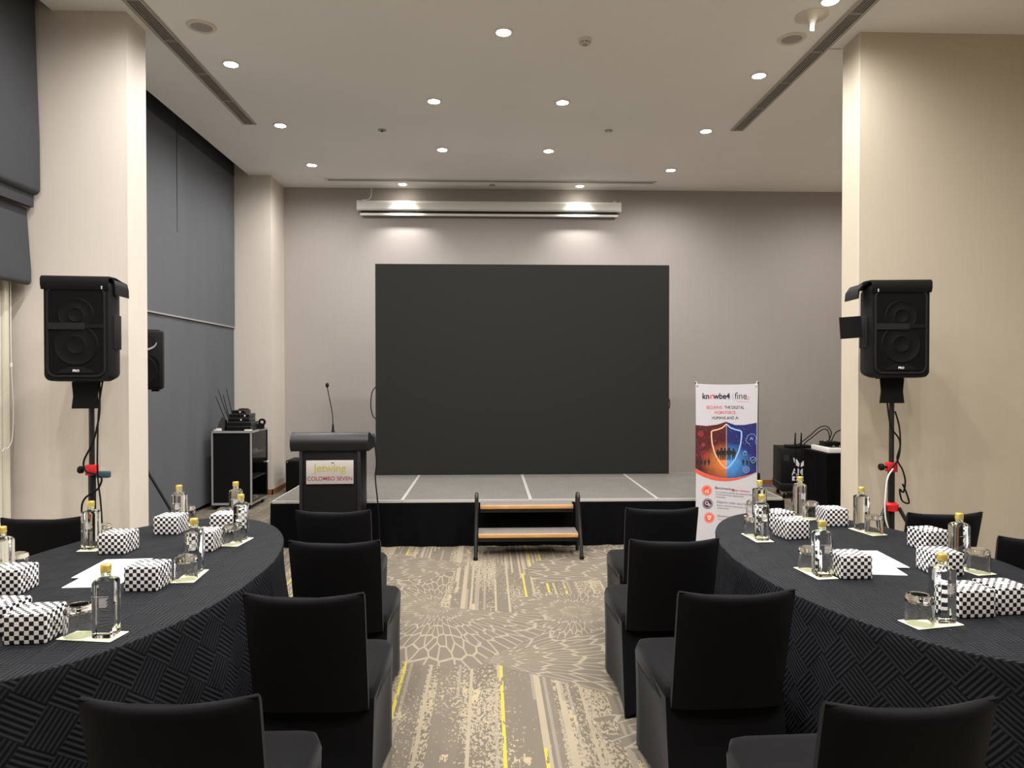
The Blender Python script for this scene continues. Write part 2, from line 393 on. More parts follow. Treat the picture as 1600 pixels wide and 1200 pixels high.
# ================================================================== THE ROOM
ZC = 4.33; YB = 10.27
struct(MB().box(-3.7, 6.2, -4.2, 10.5, -.12, 0).build('floor', M_CARPET), 'patterned beige and taupe hall carpet')
struct(MB().box(-3.2, 6.2, -4.2, 10.5, ZC, ZC + .12).build('ceiling', M_CEIL), 'smooth painted ceiling')
struct(MB().box(-3.7, -3.2, -4.2, 10.5, 4.95, 5.07).build('ceiling_pocket', M_CEIL), 'recessed ceiling pocket above the blinds')
struct(MB().box(-3.23, -3.2, -4.2, 10.5, ZC, 4.95).build('trim_1', M_CEIL), 'upstand at the ceiling edge')
struct(MB().box(-3.7, 6.2, YB, YB + .15, 0, 5).build('wall_back', M_WALLB), 'taupe linen papered back wall')
struct(MB().box(-3.8, -3.62, -4.2, 10.5, 0, 5).build('wall_left', M_WALLP), 'beige left wall behind the blinds')
struct(MB().box(6.0, 6.2, -4.2, 10.5, 0, ZC).build('wall_right', M_WALLR), 'sand papered right wall')
struct(MB().box(-3.7, 6.2, -4.2, -4.0, 0, 5).build('wall_front', M_WALLP), 'beige wall behind the camera')
struct(MB().box(-3.62, -2.69, 5.37, 5.67, 0, 4.94).build('wall_left_near_pillar', M_WALLP), 'beige papered pillar projecting beside the left loudspeaker')
struct(MB().box(-3.62, -2.93, 9.66, YB, 0, 4.94).build('wall_left_rear_pillar', M_WALLP), 'beige papered pillar in the rear left corner')
struct(MB().box(2.94, 6.0, 5.49, 5.76, 0, ZC).build('wall_right_partition', M_WALLR), 'sand papered partition wall behind the right loudspeaker')
# corner beads
for i, (x, y) in enumerate(((-2.69, 5.37), (2.94, 5.49))):
    struct(MB().box(x - .003, x + .003, y - .002, y + .006, 0, ZC).build('trim_%d' % (i + 2), M_WALLP), 'corner bead of the wall')
# skirting boards
for nm, b in (('baseboard_back', (-2.93, 6.0, YB - .015, YB, 0, .075)), ('baseboard_left_rear', (-2.93, -2.915, 9.645, YB - .015, 0, .075)),
              ('baseboard_left_rear_front', (-3.4, -2.915, 9.645, 9.66, 0, .075)), ('baseboard_left_near', (-3.4, -2.675, 5.355, 5.37, 0, .075)),
              ('baseboard_left_near_side', (-2.69, -2.675, 5.37, 5.67, 0, .075)), ('baseboard_right', (2.94, 6.0, 5.475, 5.49, 0, .075))):
    struct(MB().box(*b).build(nm, M_WOOD), 'brown wooden skirting board')
# ceiling joint by the partition
struct(MB().box(2.80, 2.935, 5.775, 5.783, ZC - .003, ZC).build('trim_4', M_GRILLW), 'short joint line in the ceiling')

# ================================================================== LIGHTS
def downlight(x, y, label, group, wash=False, inner=.045):
    t = thing('ceiling_downlight', label, 'ceiling light', (x, y, ZC), 0, group)
    if not hasattr(downlight, 'ring'):
        downlight.ring = MB().lathe([(.057, -.001), (.058, -.012), (.074, -.008), (.076, -.0005)], 28).mesh('trim_ring', 40)
        downlight.lens = MB().lathe([(0, -.018), (.03, -.017), (.0575, -.008), (.0575, -.002)], 24).mesh('lens', 60)
    obj('trim_ring', downlight.ring, M_WHITE, t); obj('lens', downlight.lens, M_LENS, t)
    ld = bpy.data.lights.new('lamp', 'SPOT'); lo = bpy.data.objects.new('lamp', ld); COL.objects.link(lo); lo.parent = t
    ld.color = LAMP_COL; ld.shadow_soft_size = .035
    lo.location = (0, 0, -.06)
    if wash: ld.energy = WASH_W; ld.spot_size = RAD(100); ld.spot_blend = 1.
    else: ld.energy = LAMP_W; ld.spot_size = RAD(178); ld.spot_blend = 1.
    return t
G = 'recessed ceiling downlights'
for x, y, l in ((-2.224, 6.223, 'left row, nearest of three visible'), (-2.237, 7.721, 'left row, middle of three visible'), (-2.255, 9.152, 'left row, farthest'),
                (2.448, 6.302, 'right row, just past the round ceiling speaker'), (2.416, 7.746, 'right row, beside the end of the vent'), (2.411, 9.223, 'right row, farthest'),
                (-.527, 6.992, 'centre left pair, nearer one'), (-.541, 8.482, 'centre left pair, farther one'),
                (.743, 6.982, 'centre right pair, nearer one'), (.734, 8.488, 'centre right pair, farther one'),
                (.128, 5.576, 'alone near the top centre of the photo'), (2.474, 5.034, 'cut by the top edge above the white cone')):
    downlight(x, y, 'glowing round downlight, ' + l, G)
for x, y, l in ((-1.199, 10.021, 'left'), (1.317, 10.04, 'right')):
    downlight(x, y, 'small %s wall-washing downlight above the rolled projection screen' % l, G, True)
for x in (-2.23, 2.45):
    for y in (4.72, 3.25, 1.75, .25):
        if x > 0 and y > 4: continue
        downlight(x, y, 'added round downlight above the frame, brightening the tables', G)
for x in (-.53, .74):
    for y in (4.0, 2.5, 1.0):
        downlight(x, y, 'added round downlight above the frame, brightening the tables', G)
for x, y in ((-1.42, 3.7), (-1.42, 2.1), (1.62, 3.7), (1.62, 2.1)):  # extra lamps, added out of view to brighten the tables
    downlight(x, y, 'added round downlight above the frame, brightening the tables', G)
for x in (4.6,):
    for y in (.6,):
        downlight(x, y, 'added round downlight above the frame, brightening the tables', G)
for x, y in ((4.95, 8.9),):
    downlight(x, y, 'round downlight behind the right partition, out of view', G)

# ------------------------------------------------------------------ ceiling fittings
def slot_vent(x, y0, y1, wd, nsl, sect, label):
    t = thing('ceiling_vent', label, 'air vent', (x, 0, ZC), 0, 'long slotted ceiling vents')
    MB().box(-wd / 2, wd / 2, y0, y1, -.003, -.001).build('backing', M_DARK, t)
    f = MB()
    for sx in (-1, 1): f.box(sx * wd / 2 - .012 + (sx < 0) * -.006, sx * wd / 2 + .012 + (sx < 0) * -.006 + .006 * (sx < 0), y0 - .015, y1 + .015, -.012, -.001)
    f.box(-wd / 2, wd / 2, y0 - .02, y0, -.012, -.001).box(-wd / 2, wd / 2, y1, y1 + .02, -.012, -.001); f.build('frame', M_SLAT, t)
    ys = []; y = y1
    while y > y0 + .05: ys.append(y); y -= sect
    me = None
    for k in range(nsl):
        xx = -wd / 2 + wd * (k + .5) / nsl
        MB().box(xx - wd / nsl * .16, xx + wd / nsl * .16, y0, y1, -.011, -.003).build('slat', M_SLAT, t)
    for y in ys[1:] if True else []:
        MB().box(-wd / 2, wd / 2, y - .008, y + .008, -.0125, -.003).build('divider', M_SLAT, t)
    return t
slot_vent(-2.553, 1.2, 7.68, .115, 6, .625, 'long slotted air vent in the ceiling on the left')
slot_vent(2.753, 1.2, 7.70, .115, 6, .625, 'long slotted air vent in the ceiling on the right')
t = thing('ceiling_vent', 'long narrow slot diffuser across the ceiling above the projection screen', 'air vent', (0, 0, ZC), 0, 'long slotted ceiling vents')
f = MB().box(-2.22, 2.34, 9.77, 9.785, -.012, -.001).box(-2.22, 2.34, 9.865, 9.88, -.012, -.001).box(-2.24, -2.2, 9.77, 9.88, -.012, -.001).box(2.32, 2.36, 9.77, 9.88, -.012, -.001)
f.build('frame', M_WHITE, t); MB().box(-2.2, 2.32, 9.785, 9.865, -.003, -.001).build('backing', M_DARK, t)
for yy in (9.812, 9.84): MB().box(-2.2, 2.32, yy - .007, yy + .007, -.011, -.003).build('slat', M_SLAT, t)
for i, (x, y, l) in enumerate(((-2.216, 5.574, 'left'), (2.446, 5.615, 'right'))):
    t = thing('ceiling_speaker', 'round grey ceiling loudspeaker flush in the ceiling on the ' + l, 'speaker', (x, y, ZC), 0, 'round ceiling loudspeakers')
    MB().lathe([(.078, -.004), (.085, -.014), (.105, -.010), (.112, -.0005)], 36).build('rim', M_BEIGEPL, t, 40)
    MB().lathe([(0, -.013), (.05, -.0115), (.079, -.006), (.079, -.002)], 32).build('grille', M_GRILLW, t, 60)
t = thing('smoke_detector', 'small round smoke detector on the ceiling', 'smoke detector', (.786, 5.681, ZC))
MB().lathe([(0, -.055), (.02, -.05), (.026, -.04)], 20).build('sensor_cap', M_GRILLW, t, 50)
MB().lathe([(.055, -.0005), (.055, -.014), (.046, -.024), (.044, -.026), (.04, -.04), (.028, -.044), (0, -.044)], 28).build('base', M_BEIGEPL, t, 40)
for k in range(8):
    for z, r in ((-.029, .0445), (-.037, .0425)):
        a = k * pi / 4 + .2
        MB().add([(r * cos(a + d), r * sin(a + d), z + e) for d, e in ((-.28, -.003), (.28, -.003), (.28, .003), (-.28, .003))], [(0, 1, 2, 3)]).build('slot', M_DARK, t)
t = thing('ceiling_antenna', 'white disc with a small cone hanging under the ceiling', 'antenna', (2.444, 5.262, ZC))
MB().lathe([(.12, -.0005), (.12, -.006), (.10, -.012), (.05, -.02), (.03, -.045), (.022, -.075), (.02, -.085)], 32).build('dome', M_BEIGEPL, t, 50)
MB().lathe([(.019, -.083), (.019, -.112), (.015, -.118), (0, -.118)], 20).build('tip', M_CREAMP, t, 40)
for x, y, l in ((-1.162, 7.844, 'left'), (1.34, 7.782, 'right'), (.066, 10.047, 'rear, beside the slot diffuser')):
    t = thing('sprinkler', 'small flush sprinkler cover in the ceiling, ' + l, 'sprinkler', (x, y, ZC), 0, 'ceiling sprinklers')
    MB().lathe([(.045, -.0005), (.045, -.006), (.03, -.009), (.0, -.009)], 24).build('cover_plate', M_GRILLW, t, 40)
    MB().lathe([(.012, -.008), (.012, -.02), (0, -.02)], 12).build('nozzle', M_DARK if l == 'left' else M_BEIGEPL, t, 40)

# ------------------------------------------------------------------ projection screen housing
t = thing('projector_screen', 'rolled-up projection screen in a long white wall housing', 'projector screen', (.033, 10.215, 4.04))
prof = [(-.05, .09), (-.05, -.035), (-.04, -.05), (.03, -.05), (.045, -.03), (.045, .06), (.03, .09)]
MB().prism([(-y, z) for y, z in prof], -1.88, 1.88, 'x').build('housing', M_WHITE, t)
for sx in (-1, 1):
    MB().prism([(-y * 1.06, z * 1.06) for y, z in prof], sx * 1.88, sx * 1.905, 'x').build('end_cap', M_WHITE, t)
    MB().box(sx * 1.82 - .02, sx * 1.82 + .02, .03, .054, .05, .12).build('bracket', M_WHITE, t)
MB().box(-1.85, 1.85, -.02, .03, -.085, -.05).build('roller_slot', M_DARK, t)
MB().rbox(-1.86, 1.86, -.03, .01, -.122, -.088, .006).build('bottom_bar', M_WHITE, t, 30)
MB().tube(spline([(-1.86, 0, .06), (-1.80, .0, .10), (-1.72, .02, .14), (-1.70, .02, .285)]), .007).build('power_cable', M_WHITE, t, 60)

# ------------------------------------------------------------------ blackout fabric on the left
t = thing('blackout_curtain', 'tall grey blackout fabric panels covering the left wall between the pillars', 'curtain', (-3.43, 7.7, 0))
def sheet(y0, y1, z0, z1, x=0., wav=.004, hem=None, ny=40, nz=20):
    m = MB(); vs = []
    for j in range(nz + 1):
        for i in range(ny + 1):
            a = i / ny; c = j / nz; y = y0 + (y1 - y0) * a
            zb = z0 if hem is None else z0 + hem(a)
            vs.append((x + wav * (sin(y * 7.1 + 1.3 * c) + .6 * sin(y * 17 + 2)) * (1 - .5 * c), y, zb + (z1 - zb) * c))
    fs = [(j * (ny + 1) + i, j * (ny + 1) + i + 1, (j + 1) * (ny + 1) + i + 1, (j + 1) * (ny + 1) + i) for j in range(nz) for i in range(ny)]
    return m.add(vs, fs)
hem = lambda a: .02 + .16 * (abs(a - .42) / .58) ** 6 + (.18 * max(0, .12 - a) / .12)
for nm, a in (('fabric_panel', (-2.02, 1.95, .03, 2.268)),): sheet(*a, hem=hem).build('fabric_panel', M_GREYF, t, 60)
sheet(-2.02, 1.95, 2.272, 4.3, x=.012).build('fabric_panel', M_GREYF, t, 60)
sheet(-2.02, .19, 4.3, 4.9, x=.012).build('fabric_panel', M_GREYF2, t, 60); sheet(.2, 1.95, 4.3, 4.9, x=.014).build('fabric_panel', M_GREYF2, t, 60)  # upper panels coloured darker to stand for the weaker light there
MB().box(.010, .018, .191, .196, 3.2, 4.9).build('vertical_seam', M_GREYF2, t)
MB().box(.010, .020, -2.02, 1.95, 2.262, 2.278).build('hem_seam', M_SILVER, t)
MB().rbox(.01, .03, -.72, -.66, 2.27, 2.29, .004).build('hem_clip', M_WHITE, t)

# left window blinds nearest the camera
t = thing('roman_blind', 'grey padded upper blind with a thick rounded lower edge, top left', 'blind', (-3.36, 5.33, 0))
def roll(zb, zt, x, r, y0, y1):
    prof = [(x - .03, zt), (x - .03, zb + .1)] + [(x - .03 + r + r * cos(a), zb + r + r * sin(a) * 1.0) for a in [pi + k * pi / 10 for k in range(11)]][1:] + [(x - .03 + 2 * r, zb + (zt - zb) * .2), (x - .03 + 1.6 * r, zb + (zt - zb) * .5), (x - .03 + r, zt)]
    return MB().prism([(p[0], p[1]) for p in prof], y0, y1, 'y')
m = MB(); 
roll(2.95, 4.9, 0, .045, -2.6, 0).build('padded_fabric', M_BLIND, t, 50)
MB().box(-.02, .015, -2.6, -.005, 2.86, 2.96).build('shadow_gap_rail', M_GREYF2, t)
t = thing('roman_blind', 'grey lower blind ending above the cream roller, left edge', 'blind', (-3.40, 5.33, 0))
roll(2.29, 2.855, 0, .03, -2.6, 0).build('padded_fabric', M_BLIND, t, 50)
t = thing('roller_blind', 'cream roller blind hanging to the floor at the left edge', 'blind', (-3.53, 5.28, 0))
sheet(-2.6, -.05, .04, 2.6, wav=.008).build('fabric', M_CREAMF, t, 60)
MB().box(.0, .03, -.045, .0, .02, 2.7).build('side_guide', M_CREAMF, t)
MB().tube(spline([(.05, -.01, 2.5), (.05, -.01, 1.75), (.055, .0, 1.35), (.06, -.03, 1.14), (.06, -.10, 1.10), (.055, -.15, 1.22), (.05, -.15, 2.5)]), .003, 6).build('pull_cord', M_WHITE, t, 60)
MB().lathe([(0, 1.68), (.008, 1.685), (.008, 1.71), (0, 1.715)], 10, (.05, -.01, 0)).build('cord_joiner', M_WHITE, t)

# ================================================================== STAGE
SX0, SX1, SY0, SY1, SZ = -2.032, 2.848, 6.69, 8.46, .44
t = thing('stage_platform', 'low stage platform with grey carpeted deck panels and black skirt', 'stage', ((SX0 + SX1) / 2, (SY0 + SY1) / 2, 0))
ox, oy = (SX0 + SX1) / 2, (SY0 + SY1) / 2
for k in range(4):
    a = SX0 + 1.22 * k - ox
    d = MB().box(a + .014, a + 1.206, SY0 + .014 - oy, SY1 - .014 - oy, SZ - .06, SZ).build('deck_panel', M_DECK, t)
    f = MB()
    for x0 in (a + .002, a + 1.206): f.box(x0, x0 + .012, SY0 - oy, SY1 - oy, SZ - .065, SZ - .001)
    f.box(a + .014, a + 1.206, SY0 - oy, SY0 + .014 - oy, SZ - .065, SZ - .001).box(a + .014, a + 1.206, SY1 - .014 - oy, SY1 - oy, SZ - .065, SZ - .001)
    f.build('edge_trim', M_ALU, d)
def skirt(n, p0, p1, nrm, bulge=None):
    vs = []; nz = 8; p0 = Vector(p0); p1 = Vector(p1); nrm = Vector(nrm)
    for j in range(nz + 1):
        for i in range(n + 1):
            a = i / n; c = j / nz; s = a * (p1 - p0).length
            o = (.012 + (1 - c) * (.012 * sin(s * 9) + .010 * sin(s * 23 + 1) + .006 * sin(s * 41 + c * 2)) + .01 * (1 - c))
            p = p0.lerp(p1, a) + nrm * o
            vs.append((p.x, p.y, .006 + (SZ - .03) * c))
    return MB().add(vs, [(j * (n + 1) + i, j * (n + 1) + i + 1, (j + 1) * (n + 1) + i + 1, (j + 1) * (n + 1) + i) for j in range(nz) for i in range(n)])
skirt(220, (SX0 - ox - .01, SY0 - oy, 0), (SX1 - ox + .01, SY0 - oy, 0), (0, -1, 0)).build('front_skirt', M_SKIRT, t, 60)
skirt(80, (SX0 - ox, SY1 - oy, 0), (SX0 - ox, SY0 - oy, 0), (-1, 0, 0)).build('side_skirt', M_SKIRT, t, 60)
skirt(80, (SX1 - ox, SY0 - oy, 0), (SX1 - ox, SY1 - oy, 0), (1, 0, 0)).build('side_skirt', M_SKIRT, t, 60)
for x in (-2.3, -1.1, .12, 1.34, 2.3):
    for y in (-.75, .75): MB().box(x - .025, x + .025, y - .025, y + .025, 0, SZ - .06).build('leg', M_BLACKM, t)

# video wall
t = thing('video_wall', 'large dark switched-off video wall standing on the stage', 'video screen', (.424, 8.41, SZ))
MB().box(-1.75, 1.75, -.03, .045, .0, 2.5).build('cabinet', M_BLACK, t)
MB().box(-1.749, 1.749, -.04, -.03, .003, 2.498).build('screen_face', M_LED, t)
for x in (-1.2, 0, 1.2): MB().tube([(x, .05, 2.2), (x, .42 if False else .048, .0)], .015).build('rear_strut', M_BLACKM, t)
MB().tube(spline([(-1.75, .02, 1.05), (-1.80, .02, .98), (-1.815, .02, .82), (-1.79, .02, .70), (-1.75, .02, .66)]), .006).build('loose_cable', M_BLACK, t, 60)
MB().tube(spline([(1.75, .02, 0.92), (1.772, .02, .87), (1.772, .02, .80), (1.75, .02, .76)]), .006).build('loose_cable', M_BLACK, t, 60)

# steps
t = thing('stage_steps', 'two-tread portable steps with wooden nosings and black tube frame', 'steps', (.36, 6.4, 0))
for z, y0, y1, x in ((.212, -.18, .09, .445), (.424, .06, .272, .43)):
    d = MB().box(-x, x, y0 + .02, y1, z - .025, z).build('tread', M_TREAD, t)
    MB().rbox(-x, x, y0, y0 + .022, z - .034, z + .002, .007).build('wooden_nosing', M_STEPW, d, 40)
    MB().box(-x, x, y0 + .03, y0 + .05, z - .07, z - .026).build('support_rail', M_BLACKM, d)
for sx in (-1, 1):
    X = sx * .468
    pts = [(X, -.235, .0), (X * .995, -.16, .22), (X * .985, -.045, .47)] + [(X * .985, .0 + .05 * -cos(a), .49 + .05 * sin(a)) for a in [k * pi / 8 for k in range(1, 8)]] + [(X * .985, .052, .47), (X, .075, .2), (X, .09, 0)]
    o = MB().tube(pts, .017, 10).build('side_frame', M_BLACKM, t, 50)
    MB().tube([(X, -.17, .165), (X, .085, .165)], .012, 8).build('brace', M_BLACKM, o, 50)
    MB().lathe([(.02, 0), (.02, .025), (.016, .03)], 14, (X, -.235, 0)).build('rubber_foot', M_BLACK, o, 40)
MB().tube([(-.46, .07, .10), (.46, .07, .10)], .012, 8).build('rear_crossbar', M_BLACKM, t, 50)

# lectern
t = thing('lectern', 'black lectern with a rounded top roll and a metal plaque', 'lectern', (-1.358, 6.27, 0), RAD(1.5))
MB().rbox(-.27, .27, -.2, .2, .0, .05, .008).build('plinth', M_BLACK, t, 30)
MB().rbox(-.258, .258, -.18, .18, .05, .98, .006).build('body', M_BLACK, t, 30)
for sx in (-1, 1): MB().rbox(sx * .246 - .014, sx * .246 + .014, -.192, -.178, .05, .98, .004).build('front_stile', M_BLACKM, t, 30)
m = MB(); prof = []
for k in range(11): a = pi / 2 + k * pi / 12; prof.append((-.15 + .085 * cos(a), 1.045 + .085 * sin(a)))
prof = [(.22, 1.045), (-.13, 1.13)] + prof[1:] + [(-.12, .97), (.20, .97), (.22, 1.0)]
MB().prism(prof, -.322, .322, 'x').build('top_desk', mat('black_leatherette', (.011, .011, .012), .42, spec=.4, noise=.1, nscale=80, bmp=.05), t, 35)
for sx in (-1, 1): MB().prism([(a * 1.005, (b - 1.05) * 1.02 + 1.05) for a, b in prof], sx * .322, sx * .328, 'x').build('end_cheek', M_BLACKM, t)
pl = MB().rbox(-.2, .2, -.197, -.181, .69, .893, .003).build('plaque', M_STEEL, t, 30); pl['label'] = 'brushed metal plaque with lettering'
text('lettering', 'Jetwing', .092, M_PRINTGOLD, pl, (.0, -.1985, .798), bold=.0008)
text('lettering', 'COLOMBO SEVEN', .0475, M_PRINTPUR, pl, (0, -.1985, .722), bold=.0002)
MB().prism([(.025 + .014 * cos(a), .872 + .004 * sin(a)) for a in [k * pi / 5 for k in range(10)]], -.1985, -.197, 'y').build('bird_mark', M_PRINTK, pl)
t = thing('gooseneck_microphone', 'thin gooseneck microphone rising from the lectern top', 'microphone', (-1.352, 6.20, 1.112))
MB().lathe([(.018, .0), (.018, .012), (.011, .03), (.008, .075), (.006, .085)], 16).build('base', M_BLACK, t, 40)
MB().tube(spline([(0, 0, .08), (-.006, 0, .18), (-.026, -.01, .30), (-.045, -.02, .41)]), .0042, 8).build('gooseneck', M_BLACKM, t, 60)
MB().lathe([(0, 0), (.010, .004), (.015, .016), (.015, .028), (.009, .040), (0, .043)], 16, (-.043, -.025, .403)).build('foam_head', M_BLACK, t, 60)
t = tag(MB().tube(spline([(-1.02, 6.30, 1.10), (-1.0, 6.26, 1.08), (-.99, 6.22, 1.0), (-.975, 6.2, .86), (-.985, 6.2, .72), (-.968, 6.21, .52), (-.955, 6.22, .3), (-.96, 6.25, .05), (-.95, 6.35, .008)]), .006).build('cable', M_BLACK, None, 60), 'black cable hanging down the right side of the lectern', 'cable')

# floor monitor behind the lectern
t = thing('floor_speaker', 'black box loudspeaker on the floor behind the lectern', 'speaker', (-2.5, 9.9, 0))
MB().rbox(-.26, .26, -.2, .2, .02, .46, .012).build('cabinet', M_BLACK, t, 30)
MB().box(-.24, .24, -.206, -.199, .05, .43).build('grille', M_GRILLE, t)
for x in (-.22, .22): MB().box(x - .03, x + .03, -.18, .18, 0, .02).build('foot', M_BLACK, t)
for sx in (-1, 1): MB().lathe([(.008, 0), (.008, .004), (0, .004)], 8, (sx * .235, -.2, .44), Matrix.Rotation(pi / 2, 3, 'X')).build('screw', M_STEEL, t)

# ------------------------------------------------------------------ equipment cabinet
t = thing('equipment_cabinet', 'black equipment cabinet with grey edges and glass side door', 'cabinet', (-3.08, 8.87, 0))
cw, cd = .235, .30
MB().box(-cw + .01, cw - .012, -cd + .01, -cd + .025, .06, .93).build('end_panel', M_BLACK, t)
MB().box(-cw + .01, cw - .012, cd - .02, cd - .005, .06, .93).build('back_panel', M_BLACK, t)
MB().box(-cw, -cw + .015, -cd + .01, cd - .005, .06, .93).build('side_panel', M_BLACK, t)
MB().box(-cw, cw, -cd, cd, .06, .085).build('bottom_panel', M_SILVER, t)
MB().box(-cw - .005, cw + .005, -cd - .005, cd + .005, .928, .952).build('top_panel', M_BLACK, t)
f = MB().box(cw - .014, cw + .004, -cd - .004, -cd + .014, .06, .952).box(-cw - .004, -cw + .012, -cd - .004, -cd + .010, .06, .952)
f.box(-cw, cw, -cd - .008, -cd + .006, .93, .954).box(cw - .008, cw + .008, -cd, cd, .93, .954).box(cw - .014, cw + .004, cd - .014, cd + .004, .06, .952)
f.build('edge_profile', M_SILVER, t)
for z in (.36, .66):
    MB().box(-cw + .015, cw - .016, -cd + .02, cd - .02, z, z + .016).build('shelf', M_SILVER, t)
d = MB().box(cw + .002, cw + .008, -cd + .02, cd - .05, .09, .925).build('glass_door', M_CABGL, t)
MB().box(cw + .001, cw + .012, cd - .05, cd - .012, .09, .925).build('door_stile', M_BLACK, d)
MB().lathe([(.011, 0), (.011, .012), (.016, .02), (.012, .03), (0, .032)], 14, (cw + .008, cd - .06, .52), Matrix.Rotation(pi / 2, 3, 'Y')).build('knob', M_STEEL, d, 40)
for sx in (-1, 1):
    for sy in (-1, 1):
        MB().lathe([(.0, -.012), (.028, -.012), (.03, 0), (.028, .012), (0, .012)], 14, (sx * .19, sy * .25, .03), Matrix.Rotation(pi / 2, 3, 'Y')).build('castor', M_BLACK, t, 40)
CT = .955
def unit(name, label, cat, x0, x1, y0, y1, z0, z1, mt, dots=(), grp=None):
    t = thing(name, label, cat, ((x0 + x1) / 2, (y0 + y1) / 2, z0), 0, grp)
    hx, hy, h = (x1 - x0) / 2, (y1 - y0) / 2, z1 - z0
    MB().rbox(-hx, hx, -hy, hy, 0.001, h, .004).build('case', mt, t, 30)
    MB().box(-hx + .006, hx - .006, -hy - .003, -hy + .002, .006, h - .006).build('front_plate', M_BLACK, t)
    for dx in dots: MB().rbox(dx - .008, dx + .008, -hy - .006, -hy - .002, h / 2 - .009, h / 2 + .009, .002).build('indicator', M_PRINTW, t)
    return t
unit('rack_receiver', 'dark grey slim amplifier at the bottom of the cabinet stack', 'electronics', -3.165, -2.875, 8.66, 8.9, CT, CT + .050, M_DEV, grp='stacked units on the cabinet')
unit('rack_receiver', 'dark grey slim amplifier second from the bottom of the cabinet stack', 'electronics', -3.165, -2.87, 8.66, 8.9, CT + .051, CT + .101, M_DEV, grp='stacked units on the cabinet')
unit('wireless_receiver', 'black wireless receiver with a white light, third in the cabinet stack', 'electronics', -3.145, -2.895, 8.67, 8.88, CT + .102, CT + .152, M_DEV, (.02,), 'stacked units on the cabinet')
unit('wireless_receiver', 'black wireless receiver with a white light right of centre, fourth in stack', 'electronics', -3.145, -2.895, 8.67, 8.88, CT + .153, CT + .200, M_DEV, (.065,), 'stacked units on the cabinet')
unit('wireless_receiver', 'small black receiver on top of the cabinet stack', 'electronics', -3.115, -2.945, 8.68, 8.86, CT + .201, CT + .243, M_DEV, (.015,), 'stacked units on the cabinet')
t = thing('lens_cap_tin', 'round dark brown lid lying on the top receiver', 'lid', (-3.0, 8.77, CT + .244))
MB().lathe([(.06, 0), (.062, .012), (.055, .018), (0, .018)], 24).build('lid', mat('dark_brown', (.03, .016, .01), .4), t, 40); MB().lathe([(.03, .018), (.03, .021), (0, .021)], 16).build('knob', M_BLACK, t, 40)
for k, (x0, x1, z1, y) in enumerate(((-3.20, -3.325, .42, 8.72), (-3.175, -3.31, .50, 8.76), (-3.18, -3.262, .43, 8.80), (-3.15, -3.235, .50, 8.84))):
    t = thing('antenna', ('shortest leftmost', 'tall left', 'third', 'rightmost tall')[k] + ' black rod antenna leaning left on the cabinet', 'antenna', (x0, y, CT + .012 if k == 0 else CT + .012), 0, 'rod antennas on the cabinet')
    p1 = Vector((x1 - x0, 0, z1 - .012))
    MB().tube([(0, 0, .10), p1 * .5 + Vector((0, 0, .045)), p1], [.0055, .005, .004], 8).build('rod', M_BLACK, t, 50)
    MB().rbox(-.012, .012, -.012, .012, -.011, .11, .003).build('swivel_base', M_BLACK, t, 30)
t = thing('microphone_charger', 'sloping dark grey charging cradle at the left of the receiver stack', 'electronics', (-3.235, 8.64, CT))
MB().prism([(-.05, 0.001), (.04, 0.001), (.045, .16), (.02, .165)], -.02, .03, 'y').build('cradle', M_DEV, t); MB().box(-.045, .02, -.024, -.019, .012, .03).build('indicator_strip', M_PRINTW, t)
t = thing('tape_dispenser', 'black tape dispenser at the right of the receiver stack', 'tape dispenser', (-2.85, 8.88, CT))
MB().prism([(-.06, .001), (.06, .001), (.06, .06), (.02, .075), (-.05, .05)], -.02, .02, 'y').build('body', M_BLACK, t)
MB().lathe([(.022, -.012), (.045, -.012), (.045, .012), (.022, .012)], 22, (.035, 0, .085), Matrix.Rotation(pi / 2, 3, 'X'), close=True).build('tape_roll', M_BLACK, t, 40)
for k, (x, y, l) in enumerate(((-3.25, 8.59, 'left front corner'), (-2.885, 8.585, 'right front corner'))):
    t = thing('remote_control', 'small white remote on the %s of the cabinet top' % l, 'remote', (x, y, CT), 0, 'white remotes on the cabinet')
    MB().rbox(-.045, .045, -.014, .014, .0005, .016, .005).build('body', M_WHITE, t, 40); MB().box(-.03, .03, -.008, .008, .016, .0165).build('button_strip', M_PRINTG, t)
for k, (z, y0) in enumerate(((.086, -.05), (.677, .02))):
    t = thing('cable_bundle', 'pale folded cable on the %s shelf of the cabinet' % ('lowest', 'upper')[k], 'cable', (-3.0, 8.87, z))
    MB().tube(spline([(0, -.2, .014), (.08, -.1, .014), (.1, .05, .014), (.05, .15, .014), (0, .05, .014)]), .013, 8).build('loop', M_PAPER, t, 60)
    MB().tube([(-.02, -.02, .012), (.12, -.05, .035)], .008, 6).build('plug', M_PRINTG, t)

